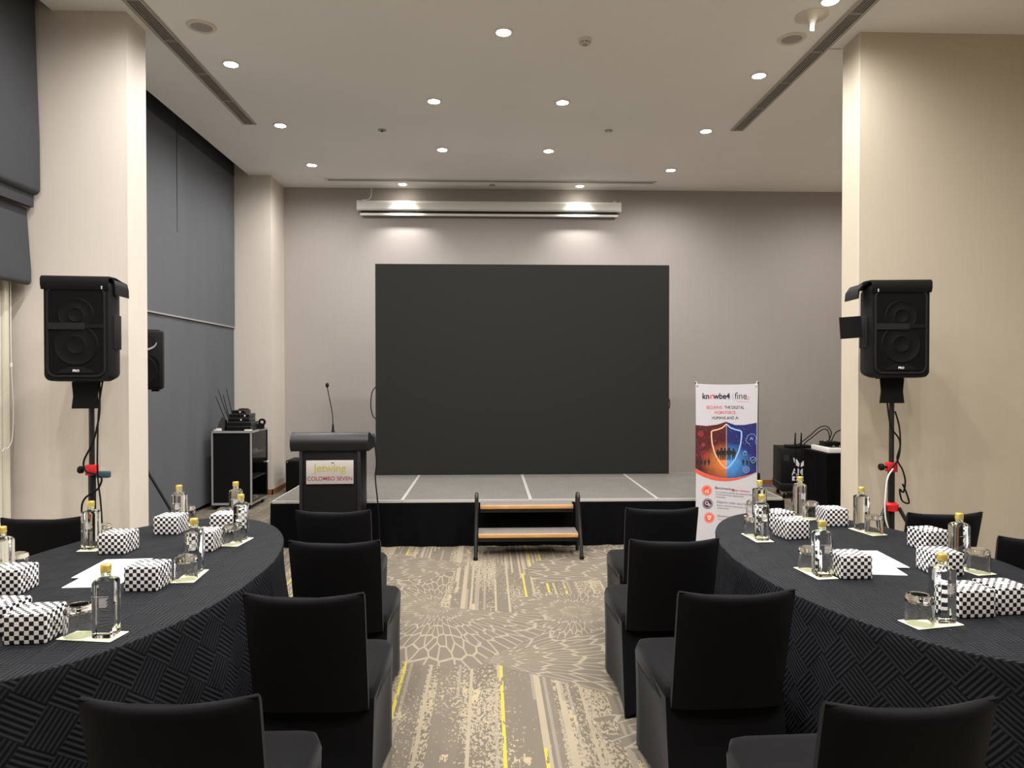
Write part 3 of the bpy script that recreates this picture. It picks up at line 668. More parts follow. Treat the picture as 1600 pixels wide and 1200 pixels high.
# ================================================================== LOUDSPEAKERS ON STANDS
def tripod(t, zc, legs, rad, zhub, knob_side=-1):
    MB().tube([(0, 0, .25), (0, 0, zc)], .0235, 14).build('lower_pole', M_BLACKM, t, 50)
    MB().tube([(0, 0, zc), (0, 0, 1.572)], .0175, 14).build('upper_pole', M_BLACKM, t, 50)
    c = MB().rbox(-.032, .032, -.03, .03, zc - .035, zc + .035, .006).build('clamp_collar', M_RED, t, 40); c['label'] = 'red clamp collar'
    k = MB().lathe([(.008, 0), (.008, .03), (.024, .032), (.026, .05), (.022, .058), (0, .058)], 14, (knob_side * .03, 0, zc), Matrix.Rotation(knob_side * pi / 2, 3, 'Y')).build('clamp_knob', M_BLACK, c, 40)
    h = MB().lathe([(.026, -.03), (.05, -.025), (.05, .02), (.03, .035), (.026, .035)], 18, (0, 0, zhub)).build('leg_hub', M_RED, t, 40); h['label'] = 'red leg hub'
    for a in legs:
        e = Vector((cos(a) * rad, sin(a) * rad, .012)); s = Vector((cos(a) * .05, sin(a) * .05, zhub))
        l = MB().tube([s, e], .0135, 10).build('leg', M_BLACKM, t, 50)
        MB().lathe([(.0, -.012), (.018, -.012), (.02, .0), (.018, .03), (.013, .035)], 12, e).build('rubber_foot', M_BLACK, l, 40)
        MB().tube([s.lerp(e, .55), (cos(a) * .024, sin(a) * .024, .26)], .008, 8).build('brace', M_BLACKM, l, 50)
def covered_speaker(label, loc, rz, flapside, ex=.055, dz=.105):
    t = thing('loudspeaker', label, 'speaker', loc, rz)
    W, H, D = .195, .66, .33   # half width, height, depth ; origin at bottom centre
    # lofted cover body
    bm = bmesh.new(); rings = []
    for (y, wx, z0, z1) in ((-D / 2, W, .0, H), (-D / 2 + .10, W + .004, -.004, H + .004), (D / 2 - .06, W - .035, .01, H - .01), (D / 2, W - .075, .04, H - .05)):
        ring = []
        r = .045
        for cx, cz, a0 in ((wx - r, z1 - r, 0), (-wx + r, z1 - r, pi / 2), (-wx + r, z0 + r, pi), (wx - r, z0 + r, 3 * pi / 2)):
            for k in range(6): a = a0 + k * pi / 10; ring.append(bm.verts.new((cx + r * cos(a), y, cz + r * sin(a))))
        rings.append(ring)
    n = len(rings[0])
    for a, b in zip(rings, rings[1:]):
        for i in range(n): bm.faces.new((a[i], a[(i + 1) % n], b[(i + 1) % n], b[i]))
    bm.faces.new(rings[0]); bm.faces.new(rings[-1])
    body = MB().frombm(bm).build('padded_cover', M_NYLON, t, 45); bm.free()
    # front opening: binding rim + mesh + drivers behind
    def rr(wx, z0, z1, r):
        pts = []
        for cx, cz, a0 in ((wx - r, z1 - r, 0), (-wx + r, z1 - r, pi / 2), (-wx + r, z0 + r, pi), (wx - r, z0 + r, 3 * pi / 2)):
            for k in range(6): a = a0 + k * pi / 10; pts.append((cx + r * cos(a), cz + r * sin(a)))
        return pts
    rim = rr(W - .022, .03, H - .05, .05)
    MB().tube([(x, -D / 2 - .004, z) for x, z in rim + rim[:1]], .007, 6).build('binding', M_STRAP, t, 50)
    MB().prism(rr(W - .026, .034, H - .054, .046), -D / 2 - .004, -D / 2 + .004, 'y').build('mesh_front', M_GRILLE, t)
    for cz, r, nm in ((.235, .135, 'woofer'), (.43, .11, 'horn')):
        MB().lathe([(r, 0), (r - .006, .006), (r - .012, .002), (r * .45, .0015), (r * .40, .005), (r * .36, .0015), (0, .0015)], 40, (0, -D / 2 - .0035, cz), Matrix.Rotation(pi / 2, 3, 'X')).build(nm, M_CONE, t, 40)
    bz = MB().prism([(-.115, .052), (.115, .052), (.085, .075), (.04, .092), (-.04, .092), (-.085, .075)], -D / 2 - .009, -D / 2 - .003, 'y').build('badge_plate', M_BLACK, t)
    text('lettering', 'PRO', .021, M_PRINTW, bz, (0, -D / 2 - .0095, .060), bold=.0006)
    # velcro strap
    s1 = MB().box(-W + .026, .055, -D / 2 - .012, -D / 2 - .005, .335, .378).build('strap', M_STRAP, t); s1['label'] = 'dark grey hook and loop strap'
    MB().box(.055, W - .028, -D / 2 - .009, -D / 2 - .005, .345, .372).build('strap_end', M_NYLON, t)
    # turned-back top flap
    fl = []
    for k, (y, z) in enumerate(((D / 2 - .05, H - .012), (.05, H + .012), (-.06, H + .026), (-D / 2 - .005, H + .022), (-D / 2 - .022, H + .004), (-D / 2 - .022, H - .035), (-D / 2 - .014, H - .058))): fl.append((y, z))
    thk = [(y * .985 + .003, z - .010) for y, z in reversed(fl)]
    x0, x1 = (-W - .012, W + .008)
    m = MB(); m.prism(fl + thk, x0, x1, 'x'); f = m.build('top_flap', M_NYLON, t, 60)
    sx = flapside
    pts = [(sx * (W - .01), H + .018), (sx * (W + ex * .5), H + .006), (sx * (W + ex * .92), H - dz * .4), (sx * (W + ex), H - dz), (sx * (W + ex - .009), H - dz), (sx * (W + ex * .92 - .011), H - dz * .4), (sx * (W + ex * .5 - .006), H - .005), (sx * (W - .01), H + .006)]
    MB().prism(pts, -.10, .12, 'y').build('side_flap', M_NYLON, t, 50)
    MB().lathe([(0, -.02), (.004, -.018), (.005, 0), (0, .004)], 8, (sx * (W - .03), -D / 2 - .024, H - .045)).build('zip_pull', M_STEEL, t)
    MB().rbox(sx * (W + .004) - .006, sx * (W + .004) + .006, -.09, .02, .21, .44, .004).build('side_handle', M_STRAP, t, 40)
    # sleeve around the pole
    MB().prism([(-.083, -.008), (.083, -.008), (.075, -.1), (.085, -.185), (-.085, -.185), (-.075, -.1)], -.048, -.034, 'y').build('hanging_flap', M_NYLON, t)
    MB().rbox(-.07, .07, -.07, .07, -.012, .004, .004).build('pole_socket', M_BLACK, t)
    return t
LX, LY = -2.69, 4.84; RX, RY = 2.905, 5.0
covered_speaker('covered black loudspeaker on the stand before the left pillar', (LX, LY, 1.585), RAD(6), 1, .022, .09)
t = thing('speaker_stand', 'black tripod speaker stand with red clamp before the left pillar', 'speaker stand', (LX + .02, LY, 0), 0, 'speaker stands')
tripod(t, .985, (RAD(95), RAD(215), RAD(340)), .36, .62)
MB().rbox(.03, .12, -.02, .02, .93, .975, .01).build('cable_clip', M_BLUEP, t, 40)
cb = MB().tube(spline([(.07, -.03, 1.60), (.07, -.03, 1.40), (.06, -.035, 1.3), (.03, -.045, 1.17), (-.025, -.05, 1.05), (-.01, -.05, .98), (.05, -.045, .96), (.085, -.04, .93), (.06, -.045, .86), (-.02, -.05, .80), (-.045, -.045, .72), (-.02, -.045, .6), (.02, -.05, .4), (.05, -.08, .1), (.2, -.1, .008)]), .0065)
tag(cb.build('cable', M_BLACK, None, 60, (LX + .02, LY, 0)), 'black cable winding down the left speaker stand', 'cable')
cb = MB().tube(spline([(.085, -.02, 1.58), (.075, -.05, 1.4), (.07, -.06, 1.15), (.07, -.06, .95), (.09, -.06, .75), (.10, -.05, .4), (.12, -.05, .008)]), .0055)
tag(cb.build('cable', M_BLACK, None, 60, (LX + .02, LY, 0)), 'straight black cable dropping beside the left speaker pole', 'cable')
covered_speaker('covered black loudspeaker on the stand before the right partition', (RX, RY, 1.605), RAD(-5), -1, .075, .10)
t = thing('speaker_stand', 'black tripod speaker stand with red hub before the right partition', 'speaker stand', (RX + .02, RY, 0), 0, 'speaker stands')
tripod(t, .955, (RAD(80), RAD(196), RAD(318)), .40, .665)
# side pocket flap of the right cover
o = bpy.data.objects['loudspeaker.001']
MB().box(-.345, -.195, -.06, -.045, .30, .455, Matrix.Rotation(RAD(-4), 4, 'Y')).build('open_side_flap', M_NYLON, o)
for k, (pts, l) in enumerate((([(-.055, -.02, 1.6), (-.05, -.03, 1.42), (-.03, -.045, 1.25), (.03, -.05, 1.15), (.02, -.05, 1.02), (-.04, -.05, .93), (-.07, -.045, .78), (-.06, -.05, .5), (-.12, -.1, .2), (-.16, -.15, .008)], 'black cable twisted around the right speaker pole'),
                              ([(.012, -.022, 1.36), (.036, -.034, 1.25), (.035, -.05, 1.12), (.01, -.055, 1.02), (.05, -.055, .94), (.07, -.055, .86), (.06, -.05, .78), (.03, -.055, .80), (.05, -.05, .72), (.1, -.05, .70), (.085, -.055, .76), (.05, -.055, .84)], 'looped black cable hanging at the right speaker clamp'),
                              ([(-.02, -.055, .95), (-.06, -.055, .88), (-.075, -.055, .74), (-.07, -.05, .6), (-.03, -.05, .4), (-.05, -.06, .008)], 'pale cable hanging beside the right speaker pole'))):
    tag(MB().tube(spline(pts), .006).build('cable', M_WHITE if k == 2 else M_BLACK, None, 60, (RX + .02, RY, 0)), l, 'cable')

# third loudspeaker behind the left pillar
t = thing('loudspeaker', 'bare black loudspeaker half hidden behind the left pillar', 'speaker', (-3.19, 6.60, 1.475), RAD(20))
bm = bmesh.new()
MB().rbox(-.19, .19, -.15, .06, .018, .565, .03, 3).build('cabinet', M_BLACK, t, 45)
MB().prism([(.175 * cos(a), .175 + .165 * sin(a)) if 0 else (x, z) for a, (x, z) in [(0, q) for q in ([(-.165, .04), (.165, .04), (.165, .26), (.13, .315), (.06, .34), (-.06, .34), (-.13, .315), (-.165, .26)])]], -.158, -.148, 'y').build('mesh_front', M_GRILLE, t)
MB().lathe([(.15, 0), (.14, .008), (.05, .002), (0, .002)], 30, (0, -.158, .19), Matrix.Rotation(pi / 2, 3, 'X')).build('woofer', M_CONE, t, 40)
vs = []; nn = 16
for j, (y, sc) in enumerate(((-.155, 1.), (-.135, .82), (-.11, .5))):
    for k in range(nn): a = 2 * pi * k / nn; vs.append((.15 * sc * cos(a), y, .445 + .075 * sc * sin(a)))
MB().add(vs, [(j * nn + k, j * nn + (k + 1) % nn, (j + 1) * nn + (k + 1) % nn, (j + 1) * nn + k) for j in range(2) for k in range(nn)] + [tuple(2 * nn + k for k in range(nn))]).build('horn', M_DEV, t, 60)
MB().tube([(.14 * cos(a), -.157, .445 + .075 * sin(a)) for a in [pi + k * pi / 12 for k in range(13)]], [.004 + .008 * sin(k * pi / 12) for k in range(13)], 8).build('horn_lip', M_GRILLW, t, 60)
for x in (-.12, .12): MB().box(x - .03, x + .03, -.08, .08, 0, .02).build('foot', M_BLACK, t)
MB().lathe([(.012, 0), (.012, .004), (0, .004)], 12, (-.07, -.158, .07), Matrix.Rotation(pi / 2, 3, 'X')).build('emblem', M_STEEL, t)
t = thing('speaker_stand', 'black tripod speaker stand behind the left pillar', 'speaker stand', (-3.175, 6.57, 0), 0, 'speaker stands')
MB().tube([(0, 0, .25), (0, 0, 1.475)], .019, 12).build('pole', M_BLACKM, t, 50)
h = MB().lathe([(.02, -.03), (.04, -.02), (.04, .02), (.02, .03)], 14, (0, 0, .75)).build('leg_hub', M_BLACK, t, 40)
for a in (RAD(20), RAD(130), RAD(262)):
    R = .20 if a > 1 and a < 3 else .42
    l = MB().tube([(cos(a) * .04, sin(a) * .04, .75), (cos(a) * R, sin(a) * R, .012)], .013, 8).build('leg', M_BLACKM, t, 50)
    MB().lathe([(0, -.012), (.018, -.012), (.018, .03), (.012, .03)], 10, (cos(a) * R, sin(a) * R, .012)).build('rubber_foot', M_BLACK, l, 40)

# ================================================================== BANNER
BW, BH = .57, 1.50
t = thing('banner_stand', 'white vinyl event banner with a glowing shield picture on an upright stand', 'banner', (2.19, 6.38, 0), RAD(-3))
vs = []; nx, nz = 12, 24
for j in range(nz + 1):
    for i in range(nx + 1):
        a = i / nx - .5; c = j / nz; z = .045 + BH * c
        vs.append((a * (BW - .012 * sin(pi * c)), 0, z - .010 * (1 - 4 * a * a) * (c ** 8)))
MB().add(vs, [(j * (nx + 1) + i, j * (nx + 1) + i + 1, (j + 1) * (nx + 1) + i + 1, (j + 1) * (nx + 1) + i) for j in range(nz) for i in range(nx)]).build('vinyl_sheet', M_BANNER, t, 60)
PXM = 168.5  # photo px per metre on the sheet
def U(x, y): return ((x - 1135) / PXM, 1.545 - (y - 600) / PXM)
for sx in (-1, 1):
    MB().lathe([(.009, 0), (.009, .003), (.005, .003), (.005, 0)], 14, (sx * .268, -.001, 1.525), Matrix.Rotation(pi / 2, 3, 'X'), close=True).build('eyelet', M_STEEL, t)
    MB().tube([(sx * .268, -.006, 1.525), (sx * .272, .0, 1.545), (sx * .282, .012, 1.565)], .004, 8).build('hook', M_STEEL, t, 50)
    MB().tube(spline([(0, .12, .70), (sx * .15, .07, 1.15), (sx * .282, .014, 1.56)]), .007, 8).build('upper_arm', M_BLACKM, t, 50)
    MB().tube([(0, .12, .70), (sx * .26, .012, .045)], .007, 8).build('lower_arm', M_BLACKM, t, 50)
MB().tube([(.295, .03, 1.56), (.29, .05, 0.02)], .007, 8).build('side_pole', M_BLACKM, t, 50)
MB().rbox(.270, .318, .025, .06, .60, .72, .008).build('pole_joint', M_BLACK, t, 40)
MB().tube([(0, .12, .70), (0, .24, .012)], .008, 8).build('rear_leg', M_BLACKM, t, 50)
MB().lathe([(0, -.03), (.03, -.03), (.03, .03), (0, .03)], 16, (0, .12, .70)).build('hub', M_BLACK, t, 40)
# printed picture
top = [U(1087, 664), U(1104, 665.5), U(1120, 663.5), U(1134, 659), U(1148, 664), U(1162, 664), U(1181, 660.5)]
bot = [U(1087 + 94 * i / 12, [731, 735.5, 739, 741.8, 744, 745.4, 746, 746, 745.4, 744, 742, 739.5, 736.5][i]) for i in range(13)]
pic = MB().prism(top + bot[::-1], -.0025, -.0012, 'y').build('printed_picture', M_POSTER, t); pic['label'] = 'orange and blue shield picture'
sw = [(x, z - .004) for x, z in bot]; swb = [(x, z - .005 - .034 * (1 - i / 12) ** 1.2 - .008 * sin(pi * i / 12)) for i, (x, z) in enumerate(bot)]
MB().prism(sw + swb[::-1], -.0025, -.0012, 'y').build('red_swoosh', M_PRINTO, t)
cx, top_z = U(1134, 662)
def shield(c, s):
    half = [(0, 1.), (.25, .84), (.55, .76), (.93, .70), (1.0, .66), (1.0, .42), (.95, .12), (.82, -.22), (.60, -.55), (.32, -.82), (0, -1.0)]
    pts = [(c[0] + a * s[0], c[1] + b * s[1]) for a, b in half]; return pts
sc_ = U(1134.5, 697); SH = shield(sc_, (.137, .205)); SHL = [(2 * sc_[0] - a, b) for a, b in SH]
MB().ribbon(SHL, .012, -.0045).build('shield_outline', M_PRINTOR, pic); MB().ribbon(SH, .012, -.0045).build('shield_outline', M_PRINTLB, pic)
MB().ribbon([(sc_[0], sc_[1] + .19), (sc_[0], sc_[1] - .20)], .003, -.0040).build('shield_centre_line', M_PRINTP, pic)
def figure(x, z, h, y=-.0040):
    m = MB(); m.prism([(x + .10 * h * cos(a), z + .9 * h + .10 * h * sin(a)) for a in [k * pi / 5 for k in range(10)]], y, y + .0006, 'y')
    m.prism([(x + a * h, z + b * h) for a, b in ((-.05, .82), (.05, .82), (.19, .74), (.20, .45), (.13, .45), (.13, .40), (.12, 0), (.04, 0), (.01, .38), (-.01, .38), (-.04, 0), (-.12, 0), (-.13, .40), (-.13, .45), (-.20, .45), (-.19, .74))], y, y + .0006, 'y')
    return m
for x, h in ((1121, .098), (1127, .112), (1132.3, .108), (1138.5, .115), (1145.5, .106)):
    a, b = U(x, 718); figure(a, b, h).build('standing_silhouette', M_PRINTK, pic)
rows = MB()
for k in range(16):
    xx = 1090 + 88 * k / 15
    if abs(xx - 1134) < 22: continue
    a, b = U(xx, 727 + random.uniform(-1, 1)); rows2 = figure(a, b, .05 + random.uniform(0, .012)); rows.add(rows2.v, rows2.f)
rows.build('crowd_silhouettes', M_PRINTK, pic)
def icon(x, y, r, m, kind):
    c = U(x, y); b = MB()
    if kind == 'ring': b.ribbon(arc(c, r, 0, 2 * pi, 18)[:-1], .0035, -.0042, True); b.ribbon(arc(c, r * .45, 0, 2 * pi, 10)[:-1], .0035, -.0042, True)
    if kind == 'lock':
        b.ribbon([(c[0] - r * .6, c[1]), (c[0] + r * .6, c[1]), (c[0] + r * .6, c[1] - r), (c[0] - r * .6, c[1] - r)], .0035, -.0042, True); b.ribbon(arc((c[0], c[1]), r * .42, 0, pi, 8), .0035, -.0042)
    if kind == 'shield': q = shield(c, (r * .8, r)); b.ribbon(q + [(2 * c[0] - a, z) for a, z in q[::-1]][1:-1], .0035, -.0042, True); b.ribbon([(c[0] - r * .35, c[1]), (c[0] - .1 * r, c[1] - r * .3), (c[0] + r * .4, c[1] + r * .35)], .003, -.0042)
    if kind == 'head': b.ribbon([(c[0] + a * r, c[1] + z * r) for a, z in ((.9, -.9), (.75, -.3), (.95, .3), (.6, .85), (0, 1), (-.6, .7), (-.8, .15), (-1.05, -.25), (-.8, -.35), (-.75, -.7), (-.35, -.75), (-.3, -1.1))], .003, -.0042)
    return b.build('picture_icon', m, pic)
icon(1095, 678, .022, M_PRINTR, 'ring'); icon(1099, 694.5, .014, M_PRINTR, 'ring'); icon(1101, 710, .030, M_PRINTR, 'ring')
icon(1172.5, 686, .050, M_PRINTLB, 'head'); icon(1163, 706, .026, M_PRINTLB, 'lock'); icon(1175.5, 718, .030, M_PRINTLB, 'shield'); icon(1165, 733, .028, M_PRINTLB, 'ring')
a, b = U(1173, 685.5); text('picture_lettering', 'AI', .034, M_PRINTLB, pic, (a, -.0042, b - .008))
# logos and text
a, b = U(1118.5, 623.5); text('logo_lettering', 'kn  wbe4', .074, M_PRINTK, t, (a, -.0015, b), bold=.0018, sx=.92)
o_c = U(1112.6, 620.8); MB().ribbon(arc(o_c, .0165, -.9, pi + 1.0, 16), .0085, -.002).build('logo_ring', M_PRINTR, t)
MB().ribbon([U(1144.5, 614), U(1144.5, 626)], .0022, -.002).build('logo_divider', M_PRINTG, t)
a, b = U(1156.5, 624); text('logo_lettering', 'fine', .090, M_PRINTK, t, (a, -.0015, b), bold=-.0004, sx=.86)
MB().ribbon([U(1163, 621), U(1170, 621)], .0022, -.002).build('logo_bar', M_PRINTR, t); MB().ribbon([U(1149, 627.5), U(1170, 628)], .0016, -.002).build('logo_bar', M_PRINTR, t)
a, b = U(1167.5, 624.6); text('logo_lettering', 'tech', .016, M_PRINTR, t, (a, -.0015, b))
a, b = U(1116, 639); text('headline_lettering', 'SECURING', .039, M_PRINTR, t, (a, -.0015, b), sx=.8); a, b = U(1146.5, 639); text('headline_lettering', 'THE DIGITAL', .039, M_PRINTK, t, (a, -.0015, b), sx=.8)
a, b = U(1132.5, 647); text('headline_lettering', 'WORKFORCE:', .039, M_PRINTR, t, (a, -.0015, b), sx=.8); a, b = U(1132.5, 655.2); text('headline_lettering', 'HUMANS AND AI', .039, M_PRINTK, t, (a, -.0015, b), sx=.8)
tilt = (pi / 2, RAD(5), 0)
def badge(x, y, m1, kind):
    c = U(x, y); g = MB().lathe([(.047, 0), (.047, .0008), (0, .0008)], 28, (c[0], -.001, c[1]), Matrix.Rotation(pi / 2, 3, 'X')).build('round_icon', m1, t)
    MB().ribbon(arc(c, .039, 0, 2 * pi, 24)[:-1], .003, -.0024, True).build('icon_ring', M_PRINTP, g)
    m = MB()
    if kind == 0:
        m.ribbon([(c[0] - .02, c[1] - .012), (c[0] - .005, c[1] + .006), (c[0] + .004, c[1] - .002), (c[0] + .02, c[1] + .018)], .006, -.0026)
        for k in range(3): m.ribbon([(c[0] - .012 + .013 * k, c[1] - .024), (c[0] - .012 + .013 * k, c[1] - .012 + .006 * k)], .008, -.0026)
    elif kind == 1:
        for dx, dz, r in ((-.008, .006, .014), (.014, -.012, .009)): m.ribbon(arc((c[0] + dx, c[1] + dz), r, 0, 2 * pi, 12)[:-1], .006, -.0026, True)
    else:
        q = shield(c, (.02, .025)); m.prism(q + [(2 * c[0] - a, z) for a, z in q[::-1]][1:-1], -.0027, -.0024, 'y')
    m.build('icon_symbol', M_PRINTP, g)
    if kind == 2: MB().ribbon(arc(c, .008, 0, 2 * pi, 10)[:-1], .004, -.0031, True).build('icon_symbol', M_PRINTR, g)
badge(1104.7, 765.3, M_PRINTO, 0); badge(1106, 786, M_PRINTN, 1); badge(1108.5, 807.5, M_PRINTO, 2)
for (x, y, s, m, sz) in ((1117, 762.8, 'Benchmarking', M_PRINTK, .031), (1142.5, 765.8, 'digital resilience', M_PRINTR, .026), (1117.5, 768.2, 'Turn workforce density into measurable data', M_PRINTG, .0185),
                         (1118, 772, 'to track and reduce organisational', M_PRINTG, .0185), (1118, 776, 'vulnerability.', M_PRINTG, .0185),
                         (1119.5, 784.2, 'Adaptive cyber security culture', M_PRINTG, .029), (1120, 789, 'Build an AI-aware, threat aware culture', M_PRINTG, .0185), (1120.5, 793, 'across all lines.', M_PRINTG, .0185),
                         (1121, 806, 'Governance', M_PRINTG, .029), (1121.5, 811, 'Turn policy', M_PRINTG, .0185)):
    a, b = U(x, y); text('body_lettering', s, sz, m, t, (a, -.0015, b), tilt, 'LEFT')

# ================================================================== REAR RIGHT: flight case and control table
t = thing('flight_case', 'black flight case on castors with a white leaf emblem', 'flight case', (4.13, 9.3, 0), RAD(-12))
MB().rbox(-.24, .24, -.27, .27, .20, .66, .01).build('upper_shell', M_BLACK, t, 30); MB().rbox(-.245, .245, -.275, .275, .10, .197, .01).build('lower_shell', M_BLACK, t, 30)
MB().box(-.246, .246, -.277, .277, .193, .204).build('seam_strip', M_DEV, t)
for sx in (-1, 1):
    for sy in (-1, 1):
        c = MB().lathe([(0, -.015), (.04, -.015), (.045, 0), (.04, .015), (0, .015)], 16, (sx * .19, sy * .2, .045), Matrix.Rotation(pi / 2, 3, 'Y')).build('castor', M_BLACK, t, 40)
        MB().rbox(sx * .19 - .03, sx * .19 + .03, sy * .2 - .03, sy * .2 + .03, .05, .10, .006).build('castor_fork', M_STEEL, c, 30)
    MB().box(sx * .17 - .035, sx * .17 + .035, -.274, -.268, .50, .58).build('latch', M_DARK, t)
em = MB().box(-.10, .08, -.2755, -.2715, .245, .30).build('emblem_box', M_PRINTW, t)
MB().box(-.075, .055, -.277, -.2757, .262, .283).build('emblem_slot', M_BLACK, em)
text('emblem_lettering', 'AML', .13, M_PRINTW, t, (-.01, -.2725, .315), bold=.001, sx=.75)
for sx, hh in ((-1, .12), (1, .095)):
    MB().prism([(-.005 + sx * (.012 + a * .075), .425 + b * hh) for a, b in ((0, 0), (-.1, .35), (.3, .8), (.95, 1.), (.8, .55), (.5, .2))], -.2735, -.2715, 'y').build('emblem_leaf', M_PRINTW, t)
t = thing('wireless_router', 'black router with two upright aerials on the flight case', 'router', (4.10, 9.2, .662))
MB().rbox(-.14, .16, -.09, .09, 0, .035, .006).build('case', M_BLACK, t, 30)
for x in (-.05, .03): MB().tube([(x, -.06, .03), (x + .004, -.06, .20)], [.014, .008], 8).build('aerial', M_BLACK, t, 50)
t = thing('control_table', 'black skirted table by the right partition holding the mixing desk', 'table', (4.5, 8.45, 0))
MB().rbox(-.5, .5, -.3, .3, .675, .70, .005).build('tabletop', M_BLACK, t, 30)
for (p0, p1, nr) in (((-.515, -.3, 0), (.5, -.3, 0), (0, -1, 0)), ((-.5, .3, 0), (-.5, -.315, 0), (-1, 0, 0))):
    vs = []; n_ = 50; p0 = Vector(p0); p1 = Vector(p1); nr = Vector(nr)
    for j in range(6):
        for i in range(n_ + 1):
            c = j / 5; p = p0.lerp(p1, i / n_) + nr * (.008 + (1 - c) * (.006 + .006 * sin(i * .9))); vs.append((p.x, p.y, .012 + .675 * c))
    MB().add(vs, [(j * (n_ + 1) + i, j * (n_ + 1) + i + 1, (j + 1) * (n_ + 1) + i + 1, (j + 1) * (n_ + 1) + i) for j in range(5) for i in range(n_)]).build('table_skirt', M_SKIRT, t, 60)
for sx in (-1, 1):
    for sy in (-1, 1): MB().tube([(sx * .45, sy * .25, 0), (sx * .45, sy * .25, .675)], .015, 8).build('leg', M_BLACKM, t, 50)
t = thing('mixing_desk', 'white-edged mixing desk on the black control table', 'mixing desk', (4.42, 8.40, .702))
MB().rbox(-.40, .38, -.24, .22, 0, .06, .008).build('case', M_WHITE, t, 30); MB().box(-.36, .36, -.2, .2, .06, .064).build('control_surface', M_DARK, t)
for k in range(8): MB().box(-.3 + k * .08, -.285 + k * .08, -.16, -.13, .064, .08).build('fader', M_PRINTG, t)
t = thing('video_switcher', 'small black box with connectors on the mixing desk', 'electronics', (4.20, 8.42, .768))
MB().rbox(-.13, .05, -.09, .09, 0, .05, .006).build('case', M_BLACK, t, 30)
for k in range(3): MB().lathe([(.008, 0), (.008, .02), (0, .02)], 10, (-.10 + k * .05, .0, .05)).build('connector', M_STEEL, t)
t = thing('laptop_charger', 'dark connector block beside the partition on the mixing desk', 'electronics', (4.385, 8.42, .768))
MB().rbox(-.06, .05, -.06, .06, 0, .08, .008).build('block', M_DEV, t, 30)
for x in (-.03, .02): MB().rbox(x - .012, x + .012, -.02, .02, .08, .115, .004).build('plug', M_PRINTN, t)
for k, (pts, l) in enumerate((([(4.13, 8.40, .82), (4.17, 8.40, .92), (4.12, 8.42, 1.0), (4.04, 8.45, .98), (3.95, 8.5, .88), (3.88, 8.6, .78), (3.86, 8.7, .70), (3.885, 8.75, .3), (3.88, 8.85, .008)], 'black cable arching from the switcher over the table end'),
                              ([(4.16, 8.42, .82), (4.14, 8.42, .94), (4.08, 8.44, .96), (3.98, 8.5, .86), (3.91, 8.6, .74), (3.90, 8.65, .5), (3.88, 8.7, .008)], 'second black cable falling beside the control table'),
                              ([(4.18, 8.42, .82), (4.23, 8.42, .92), (4.31, 8.42, .955), (4.365, 8.42, .92), (4.365, 8.42, .86)], 'short black cable looping between the two boxes on the desk'))):
    tag(MB().tube(spline(pts), .0065).build('cable', M_BLACK, None, 60), l, 'cable')
t = thing('wall_socket', 'white double power socket low on the back wall', 'socket', (4.295, YB - .001, .27))
MB().rbox(-.075, .075, -.014, 0, -.055, .055, .004).build('plate', M_GRILLW, t, 30)
for x in (-.035, .035): MB().box(x - .018, x + .018, -.0165, -.013, -.02, .02).build('outlet', M_SLAT, t)
t = tag(MB().box(3.2, 4.15, 10.1, 10.2, 0.0005, .006).build('floor_tape', M_BLUE), 'strip of blue tape on the floor along the back wall', 'tape')

